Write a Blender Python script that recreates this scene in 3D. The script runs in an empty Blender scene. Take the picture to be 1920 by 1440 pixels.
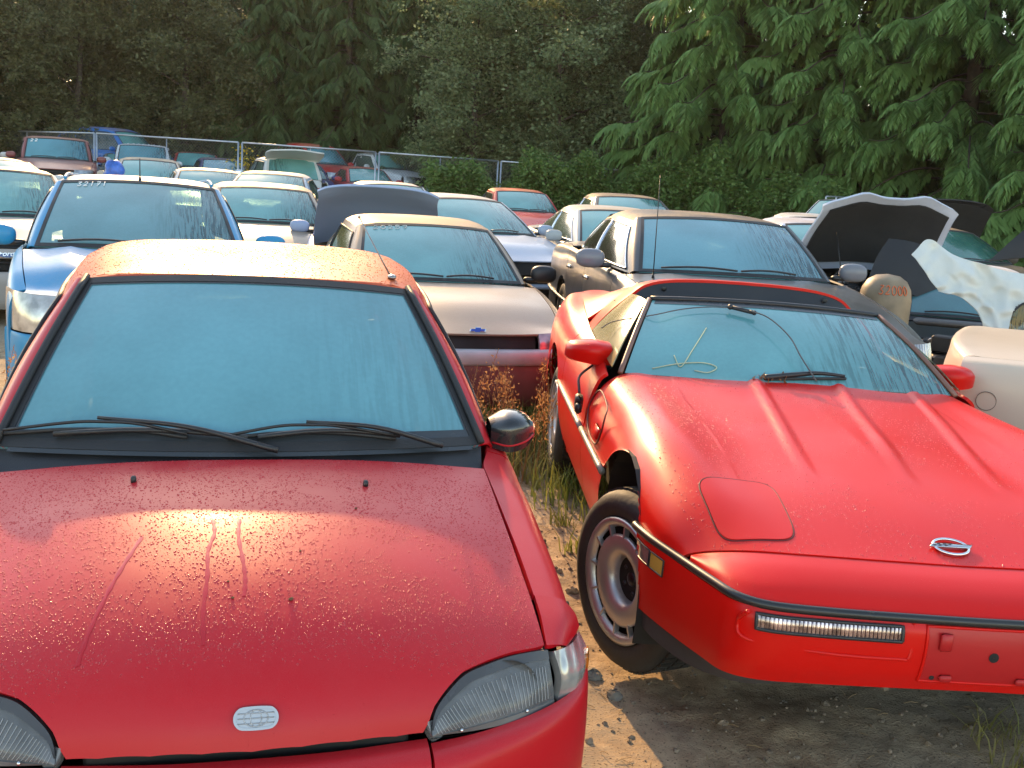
import bpy, math, random
import numpy as np
from mathutils import Vector, Matrix
from mathutils.bvhtree import BVHTree

# ------------------------------------------------------------------ camera, sky, sun, exposure
SC = bpy.context.scene
COL = SC.collection
CAM_H, PITCH, ROLL, FPX = 1.725, 0.200, 0.066, 1912.0
SUN_AZ, SUN_EL = math.radians(-18.0), math.radians(24.5)     # azimuth from +Y towards +X

def make_camera():
    cd = bpy.data.cameras.new('camera'); co = bpy.data.objects.new('camera', cd); COL.objects.link(co)
    cp, sp = math.cos(PITCH), math.sin(PITCH); c, s = math.cos(ROLL), math.sin(ROLL)
    fw = Vector((0, cp, -sp)); up = Vector((0, sp, cp)); rt = Vector((1, 0, 0))
    r2 = c*rt + s*up; u2 = -s*rt + c*up
    m = Matrix((( r2.x, u2.x, -fw.x, 0), (r2.y, u2.y, -fw.y, 0), (r2.z, u2.z, -fw.z, CAM_H), (0, 0, 0, 1)))
    co.matrix_world = m
    cd.sensor_width = 36.0; cd.sensor_fit = 'HORIZONTAL'; cd.lens = 36.0*FPX/1920.0
    cd.clip_start = 0.05; cd.clip_end = 2000
    SC.camera = co
make_camera()

w = bpy.data.worlds.new('World'); SC.world = w; w.use_nodes = True
nt = w.node_tree; bg = nt.nodes['Background']
sky = nt.nodes.new('ShaderNodeTexSky'); sky.sky_type = 'NISHITA'; sky.sun_disc = False
sky.sun_elevation = SUN_EL; sky.sun_rotation = SUN_AZ
sky.air_density = 1.0; sky.dust_density = 0.6; sky.ozone_density = 1.0
wb_ = nt.nodes.new('ShaderNodeMix'); wb_.data_type = 'RGBA'; wb_.blend_type = 'MULTIPLY'; wb_.inputs[0].default_value = 1.0
wb_.inputs[7].default_value = (1.18, 1.03, 0.85, 1)          # the whole sky through warm, smoky summer air
nt.links.new(sky.outputs[0], wb_.inputs[6]); nt.links.new(wb_.outputs[2], bg.inputs[0]); bg.inputs[1].default_value = 0.15
sd_ = bpy.data.lights.new('sun', 'SUN'); so = bpy.data.objects.new('sun', sd_); COL.objects.link(so)
sd_.energy = 2.2; sd_.angle = math.radians(0.6); sd_.color = (1.0, 0.62, 0.27)
sdir = Vector((math.sin(SUN_AZ)*math.cos(SUN_EL), math.cos(SUN_AZ)*math.cos(SUN_EL), math.sin(SUN_EL)))
so.rotation_euler = (-sdir).to_track_quat('-Z', 'Y').to_euler()
SC.view_settings.view_transform = 'Standard'; SC.view_settings.look = 'None'
SC.view_settings.gamma = 1.0; SC.view_settings.exposure = 1.80; SC.view_settings.use_curve_mapping = False
SC.render.engine = 'CYCLES'
SC.cycles.use_denoising = True
SC.cycles.denoiser = 'OPENIMAGEDENOISE'; SC.cycles.denoising_prefilter = 'NONE'; SC.cycles.denoising_input_passes = 'RGB_ALBEDO_NORMAL'
SC.cycles.max_bounces = 6; SC.cycles.diffuse_bounces = 3; SC.cycles.glossy_bounces = 3
SC.cycles.transparent_max_bounces = 8; SC.cycles.caustics_reflective = False; SC.cycles.caustics_refractive = False
SC.cycles.sample_clamp_indirect = 4.0

# ------------------------------------------------------------------ mesh helpers
A = np.array
def crom(Q, k):
    """Catmull-Rom through the rows of Q, k samples per segment."""
    Q = np.asarray(Q, float); n = len(Q)
    if n == 2:
        t = np.linspace(0, 1, k+1).reshape((-1,)+(1,)*(Q.ndim-1)); return Q[0]*(1-t)+Q[1]*t
    E = np.concatenate([[2*Q[0]-Q[1]], Q, [2*Q[-1]-Q[-2]]]); out = []
    t = np.linspace(0, 1, k, endpoint=False).reshape((-1,)+(1,)*(Q.ndim-1))
    for i in range(n-1):
        p0, p1, p2, p3 = E[i:i+4]
        out.append(.5*(2*p1+(p2-p0)*t+(2*p0-5*p1+4*p2-p3)*t**2+(3*p1-p0-3*p2+p3)*t**3))
    out.append(Q[-1:]); return np.concatenate(out)

def pch(knots):
    """monotone cubic through (x, y) knots -> function"""
    K = sorted(knots); x = A([k[0] for k in K], float); y = A([k[1] for k in K], float)
    h = np.diff(x); d = np.diff(y)/h; m = np.zeros(len(x)); m[0] = d[0]; m[-1] = d[-1]
    for i in range(1, len(x)-1):
        if d[i-1]*d[i] > 0:
            w1 = 2*h[i]+h[i-1]; w2 = h[i]+2*h[i-1]; m[i] = (w1+w2)/(w1/d[i-1]+w2/d[i])
    def f(q):
        q = np.clip(np.asarray(q, float), x[0], x[-1]); i = np.clip(np.searchsorted(x, q)-1, 0, len(h)-1)
        t = (q-x[i])/h[i]
        return ((2*t**3-3*t**2+1)*y[i]+(t**3-2*t**2+t)*h[i]*m[i]+(-2*t**3+3*t**2)*y[i+1]+(t**3-t**2)*h[i]*m[i+1])
    return f

def dense(G, ku, kv):
    G = np.asarray(G, float)
    return np.swapaxes(crom(np.swapaxes(crom(G, ku), 0, 1), kv), 0, 1)

def quads(R, C, off=0):
    i = np.arange(R-1)[:, None]*C+np.arange(C-1)[None, :]
    return (np.stack([i, i+1, i+1+C, i+C], -1).reshape(-1, 4)+off)

def grid_normals(P):
    du = np.gradient(P, axis=0); dv = np.gradient(P, axis=1); n = np.cross(du, dv)
    return n/np.maximum(np.linalg.norm(n, axis=-1, keepdims=True), 1e-9)

def panel(P, out=None, flange=.014, cut=None, shrink=0.0):
    """a dense grid (R,C,3) -> verts, faces with a rim turned inwards; cut = list of (s, z, radius) holes seen from the side"""
    P = np.asarray(P, float); R, C = P.shape[:2]; N = grid_normals(P)
    c0 = A([0, P[..., 1].mean(), .35]) if out is None else None
    ref = (P-c0) if out is None else np.broadcast_to(A(out, float), P.shape)
    flip = (N*ref).sum() < 0
    if flip: N = -N
    V = P.reshape(-1, 3).copy(); F = quads(R, C)
    keep = np.ones(len(F), bool)
    if cut:
        for (cs, cz, cr) in cut:
            d = np.hypot(V[:, 1]-cs, V[:, 2]-cz); ins = d < cr
            cnt = ins[F].sum(1); keep &= cnt < 4
            use = np.zeros(len(V), bool); use[F[keep].ravel()] = True
            mv = ins & use
            V[mv, 1] = cs+(V[mv, 1]-cs)/np.maximum(d[mv], 1e-6)*cr; V[mv, 2] = cz+(V[mv, 2]-cz)/np.maximum(d[mv], 1e-6)*cr
    F = F[keep]
    F = F if flip else F[:, ::-1]
    Vs = [V]; Fs = [F]; off = len(V)
    if flange:
        V3 = V.reshape(R, C, 3)
        ring = [(0, j) for j in range(C)]+[(i, C-1) for i in range(1, R)]+[(R-1, j) for j in range(C-2, -1, -1)]+[(i, 0) for i in range(R-2, 0, -1)]
        ii = A(ring); a = V3[ii[:, 0], ii[:, 1]]; b = a-N[ii[:, 0], ii[:, 1]]*flange
        n = len(a); Vs += [a, b]; k = np.arange(n); k2 = (k+1) % n
        f = np.stack([off+k, off+n+k, off+n+k2, off+k2], -1)
        if cut:
            bad = np.zeros(n, bool)
            for (cs, cz, cr) in cut: bad |= np.hypot(a[:, 1]-cs, a[:, 2]-cz) < cr*1.001
            f = f[~(bad & np.roll(bad, -1))]
        Fs.append(f if not flip else f[:, ::-1])
    return np.concatenate(Vs), np.concatenate(Fs)

def link(name, V, F, mat=None, parent=None, smooth=True, kind=None):
    me = bpy.data.meshes.new(name)
    if isinstance(F, np.ndarray):
        V = np.asarray(V, float); k = F.shape[1]
        me.vertices.add(len(V)); me.vertices.foreach_set('co', V.ravel())
        me.loops.add(F.size); me.loops.foreach_set('vertex_index', F.astype(np.int32).ravel())
        me.polygons.add(len(F)); me.polygons.foreach_set('loop_start', np.arange(0, F.size, k, dtype=np.int32))
        me.polygons.foreach_set('loop_total', np.full(len(F), k, np.int32))
        me.update(calc_edges=True); me.validate()
    else:
        me.from_pydata([tuple(v) for v in V], [], [tuple(int(i) for i in f) for f in F]); me.validate()
    if smooth: me.polygons.foreach_set('use_smooth', [True]*len(me.polygons))
    if mat: me.materials.append(mat)
    return link_me(name, me, parent, kind)

def link_me(name, me, parent=None, kind=None):
    o = bpy.data.objects.new(name, me); COL.objects.link(o)
    if parent: o.parent = parent
    if kind: o['kind'] = kind
    return o

def thing(name, label, cat, loc=(0, 0, 0), rot=(0, 0, 0), group=None):
    o = bpy.data.objects.new(name, None); COL.objects.link(o); o.empty_display_size = .2
    o.location = loc; o.rotation_euler = rot; o['label'] = label; o['category'] = cat
    if group: o['group'] = group
    return o
def tag(o, label, cat, group=None):
    o['label'] = label; o['category'] = cat
    if group: o['group'] = group
    return o

def join(*ms):
    Vs, Fs, off = [], [], 0
    for V, F in ms:
        V = np.asarray(V, float); Vs.append(V); Fs += [[int(i)+off for i in f] for f in F]; off += len(V)
    return np.concatenate(Vs), Fs

def tube(pts, r, n=6, cap=True):
    pts = np.asarray(pts, float); m = len(pts); r = np.broadcast_to(np.asarray(r, float), (m,))
    T = np.gradient(pts, axis=0); T /= np.maximum(np.linalg.norm(T, axis=1, keepdims=True), 1e-9)
    ref = A([0, 0, 1.]) if abs(T[0, 2]) < .9 else A([1., 0, 0])
    V = []
    u = np.cross(T[0], ref); u /= np.linalg.norm(u)
    for i in range(m):
        u = u-T[i]*(u@T[i]); u /= max(np.linalg.norm(u), 1e-9); v = np.cross(T[i], u)
        a = np.arange(n)*2*math.pi/n
        V.append(pts[i]+r[i]*(np.cos(a)[:, None]*u+np.sin(a)[:, None]*v))
    V = np.concatenate(V); F = []
    for i in range(m-1):
        for j in range(n): F.append([i*n+j, i*n+(j+1) % n, (i+1)*n+(j+1) % n, (i+1)*n+j])
    if cap: F.append(list(range(n))[::-1]); F.append([(m-1)*n+j for j in range(n)])
    return V, F

def box(c, s, bev=0.0, M=None):
    hx, hy, hz = s[0]/2, s[1]/2, s[2]/2; b = min(bev, hx*.9, hy*.9, hz*.9)
    V = []; F = []
    if b <= 0:
        V = A([[x, y, z] for z in (-hz, hz) for y in (-hy, hy) for x in (-hx, hx)])
        F = [[0, 2, 3, 1], [4, 5, 7, 6], [0, 1, 5, 4], [2, 6, 7, 3], [0, 4, 6, 2], [1, 3, 7, 5]]
    else:
        rings = []
        for z, k in ((-hz, b), (-hz+b, 0), (hz-b, 0), (hz, b)):
            ax, ay = hx-k, hy-k
            rings.append([[ax-b, -ay, z], [ax, -ay+b, z], [ax, ay-b, z], [ax-b, ay, z], [-ax+b, ay, z], [-ax, ay-b, z], [-ax, -ay+b, z], [-ax+b, -ay, z]])
        V = A(rings).reshape(-1, 3)
        for i in range(3):
            for j in range(8): F.append([i*8+j, i*8+(j+1) % 8, (i+1)*8+(j+1) % 8, (i+1)*8+j])
        F.append(list(range(8))[::-1]); F.append([24+j for j in range(8)])
    if M is not None: V = V@A(M.to_3x3()).T
    return V+A(c), F

def lathe(prof, n=32, axis='x'):
    """profile of (radius, offset) turned round an axis"""
    a = np.arange(n)*2*math.pi/n; V = []
    for (r, o) in prof:
        c, s = r*np.cos(a), r*np.sin(a); z = np.full(n, o)
        V.append(np.stack([z, c, s], -1) if axis == 'x' else np.stack([c, s, z], -1))
    V = np.concatenate(V); F = []
    for i in range(len(prof)-1):
        for j in range(n): F.append([i*n+j, i*n+(j+1) % n, (i+1)*n+(j+1) % n, (i+1)*n+j])
    return V, F

def blob(c, r, nu=12, nv=8, pw=1.0):
    """super-ellipsoid"""
    th = np.linspace(-math.pi/2, math.pi/2, nv+1); ph = np.arange(nu)*2*math.pi/nu
    sg = lambda x: np.sign(x)*np.abs(x)**pw
    V = [[r[0]*sg(math.cos(t))*sg(math.cos(p)), r[1]*sg(math.cos(t))*sg(math.sin(p)), r[2]*sg(math.sin(t))] for t in th for p in ph]
    F = [[i*nu+j, i*nu+(j+1) % nu, (i+1)*nu+(j+1) % nu, (i+1)*nu+j] for i in range(nv) for j in range(nu)]
    return A(V)+A(c), F

def beads(G, n, rmin, rmax, mat, parent, seed=1, keep=None, name='dew_beads'):
    """drops of condensation standing on a panel grid"""
    r = np.random.RandomState(seed); N_ = grid_normals(G)
    if N_[..., 2].mean() < 0: N_ = -N_
    R, C = G.shape[:2]; ar = np.linalg.norm(np.cross(G[1:, :-1]-G[:-1, :-1], G[:-1, 1:]-G[:-1, :-1]), axis=-1).ravel(); cell = r.choice(len(ar), n, p=ar/ar.sum()); i0, j0 = cell//(C-1), cell % (C-1); a = r.rand(n, 1); b_ = r.rand(n, 1)
    bl = lambda Q: (Q[i0, j0]*(1-a)+Q[i0+1, j0]*a)*(1-b_)+(Q[i0, j0+1]*(1-a)+Q[i0+1, j0+1]*a)*b_
    p = bl(G); nn = bl(N_); nn /= np.linalg.norm(nn, axis=1, keepdims=True)
    k = np.ones(n, bool) if keep is None else keep(p, r)
    p, nn = p[k], nn[k]; n = len(p); rad = rmin+(rmax-rmin)*r.rand(n)**3
    t = np.cross(nn, A([0, 1., 0.01])); t /= np.linalg.norm(t, axis=1, keepdims=True); u = np.cross(nn, t)
    th = np.arange(6)*math.pi/3; el = r.uniform(.8, 1.35, n)
    ring = lambda q, h: p[:, None]+rad[:, None, None]*(q*(np.cos(th)[None, :, None]*t[:, None]+(np.sin(th)[None, :, None]*el[:, None, None])*u[:, None])+h*nn[:, None])
    V = np.concatenate([ring(1., .0), ring(.72, .42), (p+rad[:, None]*.58*nn)[:, None]], 1); o = (np.arange(n)*13)[:, None, None]
    q4 = A([[k_, (k_+1) % 6, 6+(k_+1) % 6, 6+k_] for k_ in range(6)]); q3 = A([[6+k_, 6+(k_+1) % 6, 12, 12] for k_ in range(6)])
    F4 = (q4[None]+o).reshape(-1, 4).tolist(); F3 = [f_[:3] for f_ in (q3[None]+o).reshape(-1, 4).tolist()]
    return link(name, V.reshape(-1, 3), F4+F3, mat, parent, kind='stuff')
def bvh_of(o):
    me = o.data
    return BVHTree.FromPolygons([v.co for v in me.vertices], [tuple(p.vertices) for p in me.polygons])
def drop(b, x, s, d=.003):
    h = b.ray_cast(Vector((x, s, 4)), Vector((0, 0, -1)))
    return A(h[0])+A(h[1])*d*(1 if h[1].z > 0 else -1) if h[0] is not None else A([x, s, .8])

# ------------------------------------------------------------------ materials
def newmat(name):
    m = bpy.data.materials.new(name); m.use_nodes = True
    return m, m.node_tree.nodes, m.node_tree.links, m.node_tree.nodes['Principled BSDF']
def tex(N, L, typ, scale, coord='Object', detail=3.0, vec=None, **kw):
    t = N.new('ShaderNodeTex'+typ); t.inputs['Scale'].default_value = scale
    if 'Detail' in t.inputs: t.inputs['Detail'].default_value = detail
    for k, v in kw.items(): setattr(t, k, v)
    if vec is None:
        c = N.new('ShaderNodeTexCoord'); L.new(c.outputs[coord], t.inputs['Vector'])
    else: L.new(vec, t.inputs['Vector'])
    return t
def ramp(N, L, src, p0, p1, c0=0., c1=1.):
    r = N.new('ShaderNodeMapRange'); r.inputs[1].default_value = p0; r.inputs[2].default_value = p1
    r.inputs[3].default_value = c0; r.inputs[4].default_value = c1; r.clamp = True
    L.new(src, r.inputs[0]); return r.outputs[0]
def mixc(N, L, fac, a, b):
    m = N.new('ShaderNodeMix'); m.data_type = 'RGBA'
    if isinstance(fac, (int, float)): m.inputs[0].default_value = fac
    else: L.new(fac, m.inputs[0])
    for i, v in ((6, a), (7, b)):
        if isinstance(v, (tuple, list)): m.inputs[i].default_value = (*v[:3], 1)
        else: L.new(v, m.inputs[i])
    return m.outputs[2]
def math_(N, L, op, a, b=0.5):
    m = N.new('ShaderNodeMath'); m.operation = op
    for i, v in ((0, a), (1, b)):
        if isinstance(v, (int, float)): m.inputs[i].default_value = v
        else: L.new(v, m.inputs[i])
    return m.outputs[0]

MATS = {}; PAINTCOL = {}
def plain(name, col, rough=.5, metal=0., spec=.5, var=.15, bump=0., bscale=60, coat=0., scale=6):
    if name in MATS: return MATS[name]
    m, N, L, P = newmat(name)
    n = tex(N, L, 'Noise', scale, detail=5)
    c = mixc(N, L, ramp(N, L, n.outputs[0], .35, .7), tuple(x*(1-var) for x in col), tuple(min(1, x*(1+var)) for x in col))
    L.new(c, P.inputs['Base Color']); P.inputs['Metallic'].default_value = metal
    P.inputs['Specular IOR Level'].default_value = spec; P.inputs['Coat Weight'].default_value = coat
    L.new(ramp(N, L, n.outputs[0], .3, .75, rough*.8, min(1, rough*1.2)), P.inputs['Roughness'])
    if bump:
        b = N.new('ShaderNodeBump'); b.inputs['Strength'].default_value = bump; b.inputs['Distance'].default_value = .004
        n2 = tex(N, L, 'Noise', bscale, detail=4); L.new(n2.outputs[0], b.inputs['Height']); L.new(b.outputs[0], P.inputs['Normal'])
    MATS[name] = m; return m

def paint(name, col, rough=.30, dust=.25, drops=0., metal=0., coat=.15, dscale=170., streak=0., dustcol=(.42, .36, .27), coatr=.2, spec=.30, film=0., dew_glint_col=(.75, .55, .55)):
    """dusty, dew-wet car paint"""
    PAINTCOL[name] = col
    if name in MATS: return MATS[name]
    m, N, L, P = newmat(name)
    big = tex(N, L, 'Noise', 2.3, detail=6); fine = tex(N, L, 'Noise', 38, detail=5)
    geo = N.new('ShaderNodeNewGeometry'); sep = N.new('ShaderNodeSeparateXYZ'); L.new(geo.outputs['Normal'], sep.inputs[0])
    up = ramp(N, L, sep.outputs[2], .1, .95)
    d1 = ramp(N, L, big.outputs[0], .38, .72); d2 = ramp(N, L, fine.outputs[0], .35, .7)
    fac = math_(N, L, 'MULTIPLY', math_(N, L, 'MULTIPLY', math_(N, L, 'ADD', math_(N, L, 'MULTIPLY', d1, .7), math_(N, L, 'MULTIPLY', d2, .3)), up), dust)
    c = mixc(N, L, fac, col, dustcol)
    L.new(c, P.inputs['Base Color']); P.inputs['Metallic'].default_value = metal
    P.inputs['Coat Weight'].default_value = coat; P.inputs['Coat Roughness'].default_value = coatr; P.inputs['Specular IOR Level'].default_value = spec
    L.new(ramp(N, L, d1, 0, 1, rough*.85, min(1, rough*1.2)), P.inputs['Roughness'])
    if drops > 0:
        co = N.new('ShaderNodeTexCoord')
        v = tex(N, L, 'Voronoi', dscale, vec=co.outputs['Object']); v.inputs['Randomness'].default_value = 1.0
        v2 = tex(N, L, 'Voronoi', dscale*.42, vec=co.outputs['Object'])
        patch = tex(N, L, 'Noise', 7.0, detail=4, vec=co.outputs['Object'])
        pm = ramp(N, L, patch.outputs[0], .40, .60)
        h1 = ramp(N, L, v.outputs['Distance'], .12, .48, 1., 0.)
        h2 = math_(N, L, 'MULTIPLY', ramp(N, L, v2.outputs['Distance'], .08, .30, 1., 0.), pm)
        hh = math_(N, L, 'ADD', math_(N, L, 'MULTIPLY', h1, math_(N, L, 'ADD', math_(N, L, 'MULTIPLY', pm, .5), .5)), h2)
        if film:                                                     # bead highlights painted into the colour, along with the dew's slight whitening
            vz = tex(N, L, 'Noise', 900, detail=2, vec=co.outputs['Object'])
            ff = math_(N, L, 'MULTIPLY', math_(N, L, 'MULTIPLY', math_(N, L, 'ADD', math_(N, L, 'MULTIPLY', hh, .6), math_(N, L, 'MULTIPLY', ramp(N, L, vz.outputs[0], .4, .65), .4)), up), film)
            L.new(mixc(N, L, ff, c, dew_glint_col), P.inputs['Base Color'])
        b = N.new('ShaderNodeBump'); b.inputs['Strength'].default_value = drops; b.inputs['Distance'].default_value = .0022
        L.new(hh, b.inputs['Height']); L.new(b.outputs[0], P.inputs['Normal']); L.new(b.outputs[0], P.inputs['Coat Normal'])
    else:
        b = N.new('ShaderNodeBump'); b.inputs['Strength'].default_value = .12; b.inputs['Distance'].default_value = .004
        L.new(fine.outputs[0], b.inputs['Height']); L.new(b.outputs[0], P.inputs['Normal'])
    MATS[name] = m; return m

def dewglass(name, fog=(.17, .37, .385), clear=(.015, .035, .04), amount=.74, rough=.22, streaks=1.0, scale=1.0):
    """window glass under a film of condensation, wiped and streaked in places"""
    if name in MATS: return MATS[name]
    m, N, L, P = newmat(name)
    co = N.new('ShaderNodeTexCoord'); mp = N.new('ShaderNodeMapping'); L.new(co.outputs['Object'], mp.inputs[0])
    mp.inputs['Scale'].default_value = (70*scale, 5*scale, 5*scale); mp.inputs['Rotation'].default_value = (0, 0, -.35)
    big = tex(N, L, 'Noise', 1.7*scale, detail=3, vec=co.outputs['Object'])
    st = tex(N, L, 'Noise', 1.0, detail=4, vec=mp.outputs[0])
    sx = N.new('ShaderNodeSeparateXYZ'); L.new(co.outputs['Object'], sx.inputs[0])
    side_ = ramp(N, L, math_(N, L, 'ADD', sx.outputs[0], math_(N, L, 'MULTIPLY', big.outputs[0], .9)), .50, 1.05)
    f = ramp(N, L, big.outputs[0], .25, .60, amount*.72, amount)
    inv = math_(N, L, 'MULTIPLY', math_(N, L, 'MULTIPLY', ramp(N, L, st.outputs[0], .46, .60), side_), float(streaks))
    f = math_(N, L, 'MULTIPLY', f, math_(N, L, 'SUBTRACT', 1.0, math_(N, L, 'MULTIPLY', inv, .75)))
    f = math_(N, L, 'MULTIPLY', f, math_(N, L, 'SUBTRACT', 1.0, math_(N, L, 'MULTIPLY', side_, .35*float(streaks))))
    fn2 = tex(N, L, 'Noise', 60, detail=3, vec=co.outputs['Object'])
    P.inputs['Base Color'].default_value = (*fog, 1)
    L.new(mixc(N, L, ramp(N, L, fn2.outputs[0], .35, .7), tuple(x*.96 for x in fog), tuple(min(1, x*1.03) for x in fog)), P.inputs['Base Color'])
    L.new(ramp(N, L, f, 0, 1, .04, rough), P.inputs['Roughness'])
    tb = N.new('ShaderNodeBsdfTransparent'); tb.inputs[0].default_value = (.42, .58, .55, 1); gl = N.new('ShaderNodeBsdfGlossy'); gl.inputs['Roughness'].default_value = .03
    fr = N.new('ShaderNodeLayerWeight'); fr.inputs[0].default_value = .5; mg = N.new('ShaderNodeMixShader'); L.new(math_(N, L, 'ADD', math_(N, L, 'MULTIPLY', math_(N, L, 'POWER', fr.outputs['Facing'], 4.0), .7), .05), mg.inputs[0]); L.new(tb.outputs[0], mg.inputs[1]); L.new(gl.outputs[0], mg.inputs[2])
    ms_ = N.new('ShaderNodeMixShader'); L.new(f, ms_.inputs[0]); L.new(mg.outputs[0], ms_.inputs[1]); L.new(P.outputs[0], ms_.inputs[2])
    out_ = [q for q in N if q.type == 'OUTPUT_MATERIAL'][0]; L.new(ms_.outputs[0], out_.inputs[0])
    P.inputs['Specular IOR Level'].default_value = .6
    P.inputs['Coat Weight'].default_value = .35; P.inputs['Coat Roughness'].default_value = .04
    fn = tex(N, L, 'Noise', 220, detail=2, vec=co.outputs['Object'])
    b = N.new('ShaderNodeBump'); b.inputs['Strength'].default_value = .10; b.inputs['Distance'].default_value = .002
    L.new(fn.outputs[0], b.inputs['Height']); L.new(b.outputs[0], P.inputs['Normal'])
    MATS[name] = m; return m

BLK = plain('black_plastic', (.018, .018, .02), .42, bump=.25, bscale=260)
RUB = plain('rubber', (.022, .022, .023), .6, bump=.2, bscale=120)
TYRE = plain('tyre_rubber', (.028, .027, .026), .72, bump=.5, bscale=45, var=.35)
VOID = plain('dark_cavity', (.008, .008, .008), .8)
CHR = plain('chrome', (.75, .75, .76), .16, metal=1., var=.05)
ALU = plain('cast_aluminium', (.52, .51, .50), .36, metal=.75, var=.12, bump=.1)
STEEL = plain('galvanised_steel', (.42, .45, .48), .42, metal=.9, var=.15)
WHITE = plain('white_marker', (.78, .80, .80), .7, var=.05)
AMBER = plain('amber_lens', (.60, .17, .015), .2, coat=.6)
REDL = plain('red_lens', (.30, .01, .012), .18, coat=.6)
def lensmat(name, col, sx=90):
    if name in MATS: return MATS[name]
    m, N, L, P = newmat(name)
    wv = N.new('ShaderNodeTexWave'); wv.inputs['Scale'].default_value = sx/6.28; wv.bands_direction = 'X'
    wv.inputs['Distortion'].default_value = .3
    co = N.new('ShaderNodeTexCoord'); L.new(co.outputs['Object'], wv.inputs[0])
    nz = tex(N, L, 'Noise', 9, detail=4)
    L.new(mixc(N, L, ramp(N, L, nz.outputs[0], .35, .65), tuple(x*.45 for x in col), col), P.inputs['Base Color'])
    P.inputs['Roughness'].default_value = .16; P.inputs['Coat Weight'].default_value = .8; P.inputs['Coat Roughness'].default_value = .06
    P.inputs['Metallic'].default_value = .55
    b = N.new('ShaderNodeBump'); b.inputs['Strength'].default_value = .5; b.inputs['Distance'].default_value = .004
    L.new(wv.outputs[0], b.inputs['Height']); L.new(b.outputs[0], P.inputs['Normal'])
    MATS[name] = m; return m
LENS = lensmat('headlight_lens', (.42, .44, .46))
LENSF = lensmat('fogged_headlight_lens', (.62, .62, .58), 20)
GLASS = dewglass('dew_glass')
GLASS_B = dewglass('dew_glass_blue', fog=(.13, .34, .41), amount=.8)
GLASS_T = dewglass('dew_glass_teal', fog=(.17, .43, .415), amount=.8)
SIDEG = dewglass('side_glass', fog=(.09, .11, .075), clear=(.008, .01, .01), amount=.5, rough=.15)

# ------------------------------------------------------------------ ground
def gz(x, y):
    t = np.clip((np.asarray(y, float)-7)/18, 0, 1); return .30*t*t*(3-2*t)
def vnoise(x, y, seed=0):
    """smooth value noise"""
    xi = np.floor(x).astype(int); yi = np.floor(y).astype(int); fx = x-xi; fy = y-yi
    h = lambda a, b: np.modf(np.abs(np.sin(a*127.1+b*311.7+seed*74.7)*43758.5453))[0]
    sx = fx*fx*(3-2*fx); sy = fy*fy*(3-2*fy)
    return (h(xi, yi)*(1-sx)+h(xi+1, yi)*sx)*(1-sy)+(h(xi, yi+1)*(1-sx)+h(xi+1, yi+1)*sx)*sy
def gzn(x, y):
    near = np.clip(1-(np.hypot(x-1, y-3)-7)/10, 0, 1)
    b = (vnoise(x*1.3, y*1.3, 1)-.5)*.05+(vnoise(x*4.1, y*4.1, 2)-.5)*.022+(vnoise(x*14, y*14, 3)-.5)*.010
    return gz(x, y)-.02+b*near
def make_ground():
    def axis(lo, hi, d, far):
        a = np.arange(lo, hi, d); g = [hi]; st = d
        while g[-1] < far: st *= 1.25; g.append(g[-1]+st)
        b = [lo]; st = d
        while b[-1] > -far: st *= 1.25; b.append(b[-1]-st)
        return np.concatenate([b[:0:-1], a, g])
    xs = axis(-3.0, 4.5, .03, 400); ys = axis(.2, 9.5, .03, 400)
    X, Y = np.meshgrid(xs, ys); Z = gzn(X, Y)
    P = np.stack([X, Y, Z], -1); o = link('ground', P.reshape(-1, 3), quads(*X.shape), None, kind='structure')
    m, N, L, S = newmat('dirt')
    n1 = tex(N, L, 'Noise', .9, detail=6); n2 = tex(N, L, 'Noise', 14, detail=8); v = tex(N, L, 'Voronoi', 42); n3 = tex(N, L, 'Noise', 130, detail=3)
    c = mixc(N, L, ramp(N, L, n2.outputs[0], .35, .68), (.30, .205, .125), (.52, .385, .245))
    c = mixc(N, L, ramp(N, L, n1.outputs[0], .45, .65), c, (.40, .315, .22))
    c = mixc(N, L, math_(N, L, 'MULTIPLY', ramp(N, L, v.outputs['Distance'], .0, .28, 1, 0), ramp(N, L, n2.outputs[0], .5, .62)), c, (.46, .40, .32))
    c = mixc(N, L, ramp(N, L, n3.outputs[0], .60, .70), c, (.07, .05, .035))
    L.new(c, S.inputs['Base Color']); S.inputs['Roughness'].default_value = .92; S.inputs['Specular IOR Level'].default_value = .2
    b = N.new('ShaderNodeBump'); b.inputs['Strength'].default_value = .9; b.inputs['Distance'].default_value = .012
    L.new(math_(N, L, 'ADD', n2.outputs[0], math_(N, L, 'MULTIPLY', n3.outputs[0], .35)), b.inputs['Height']); L.new(b.outputs[0], S.inputs['Normal'])
    o.data.materials.append(m)
make_ground()


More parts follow.
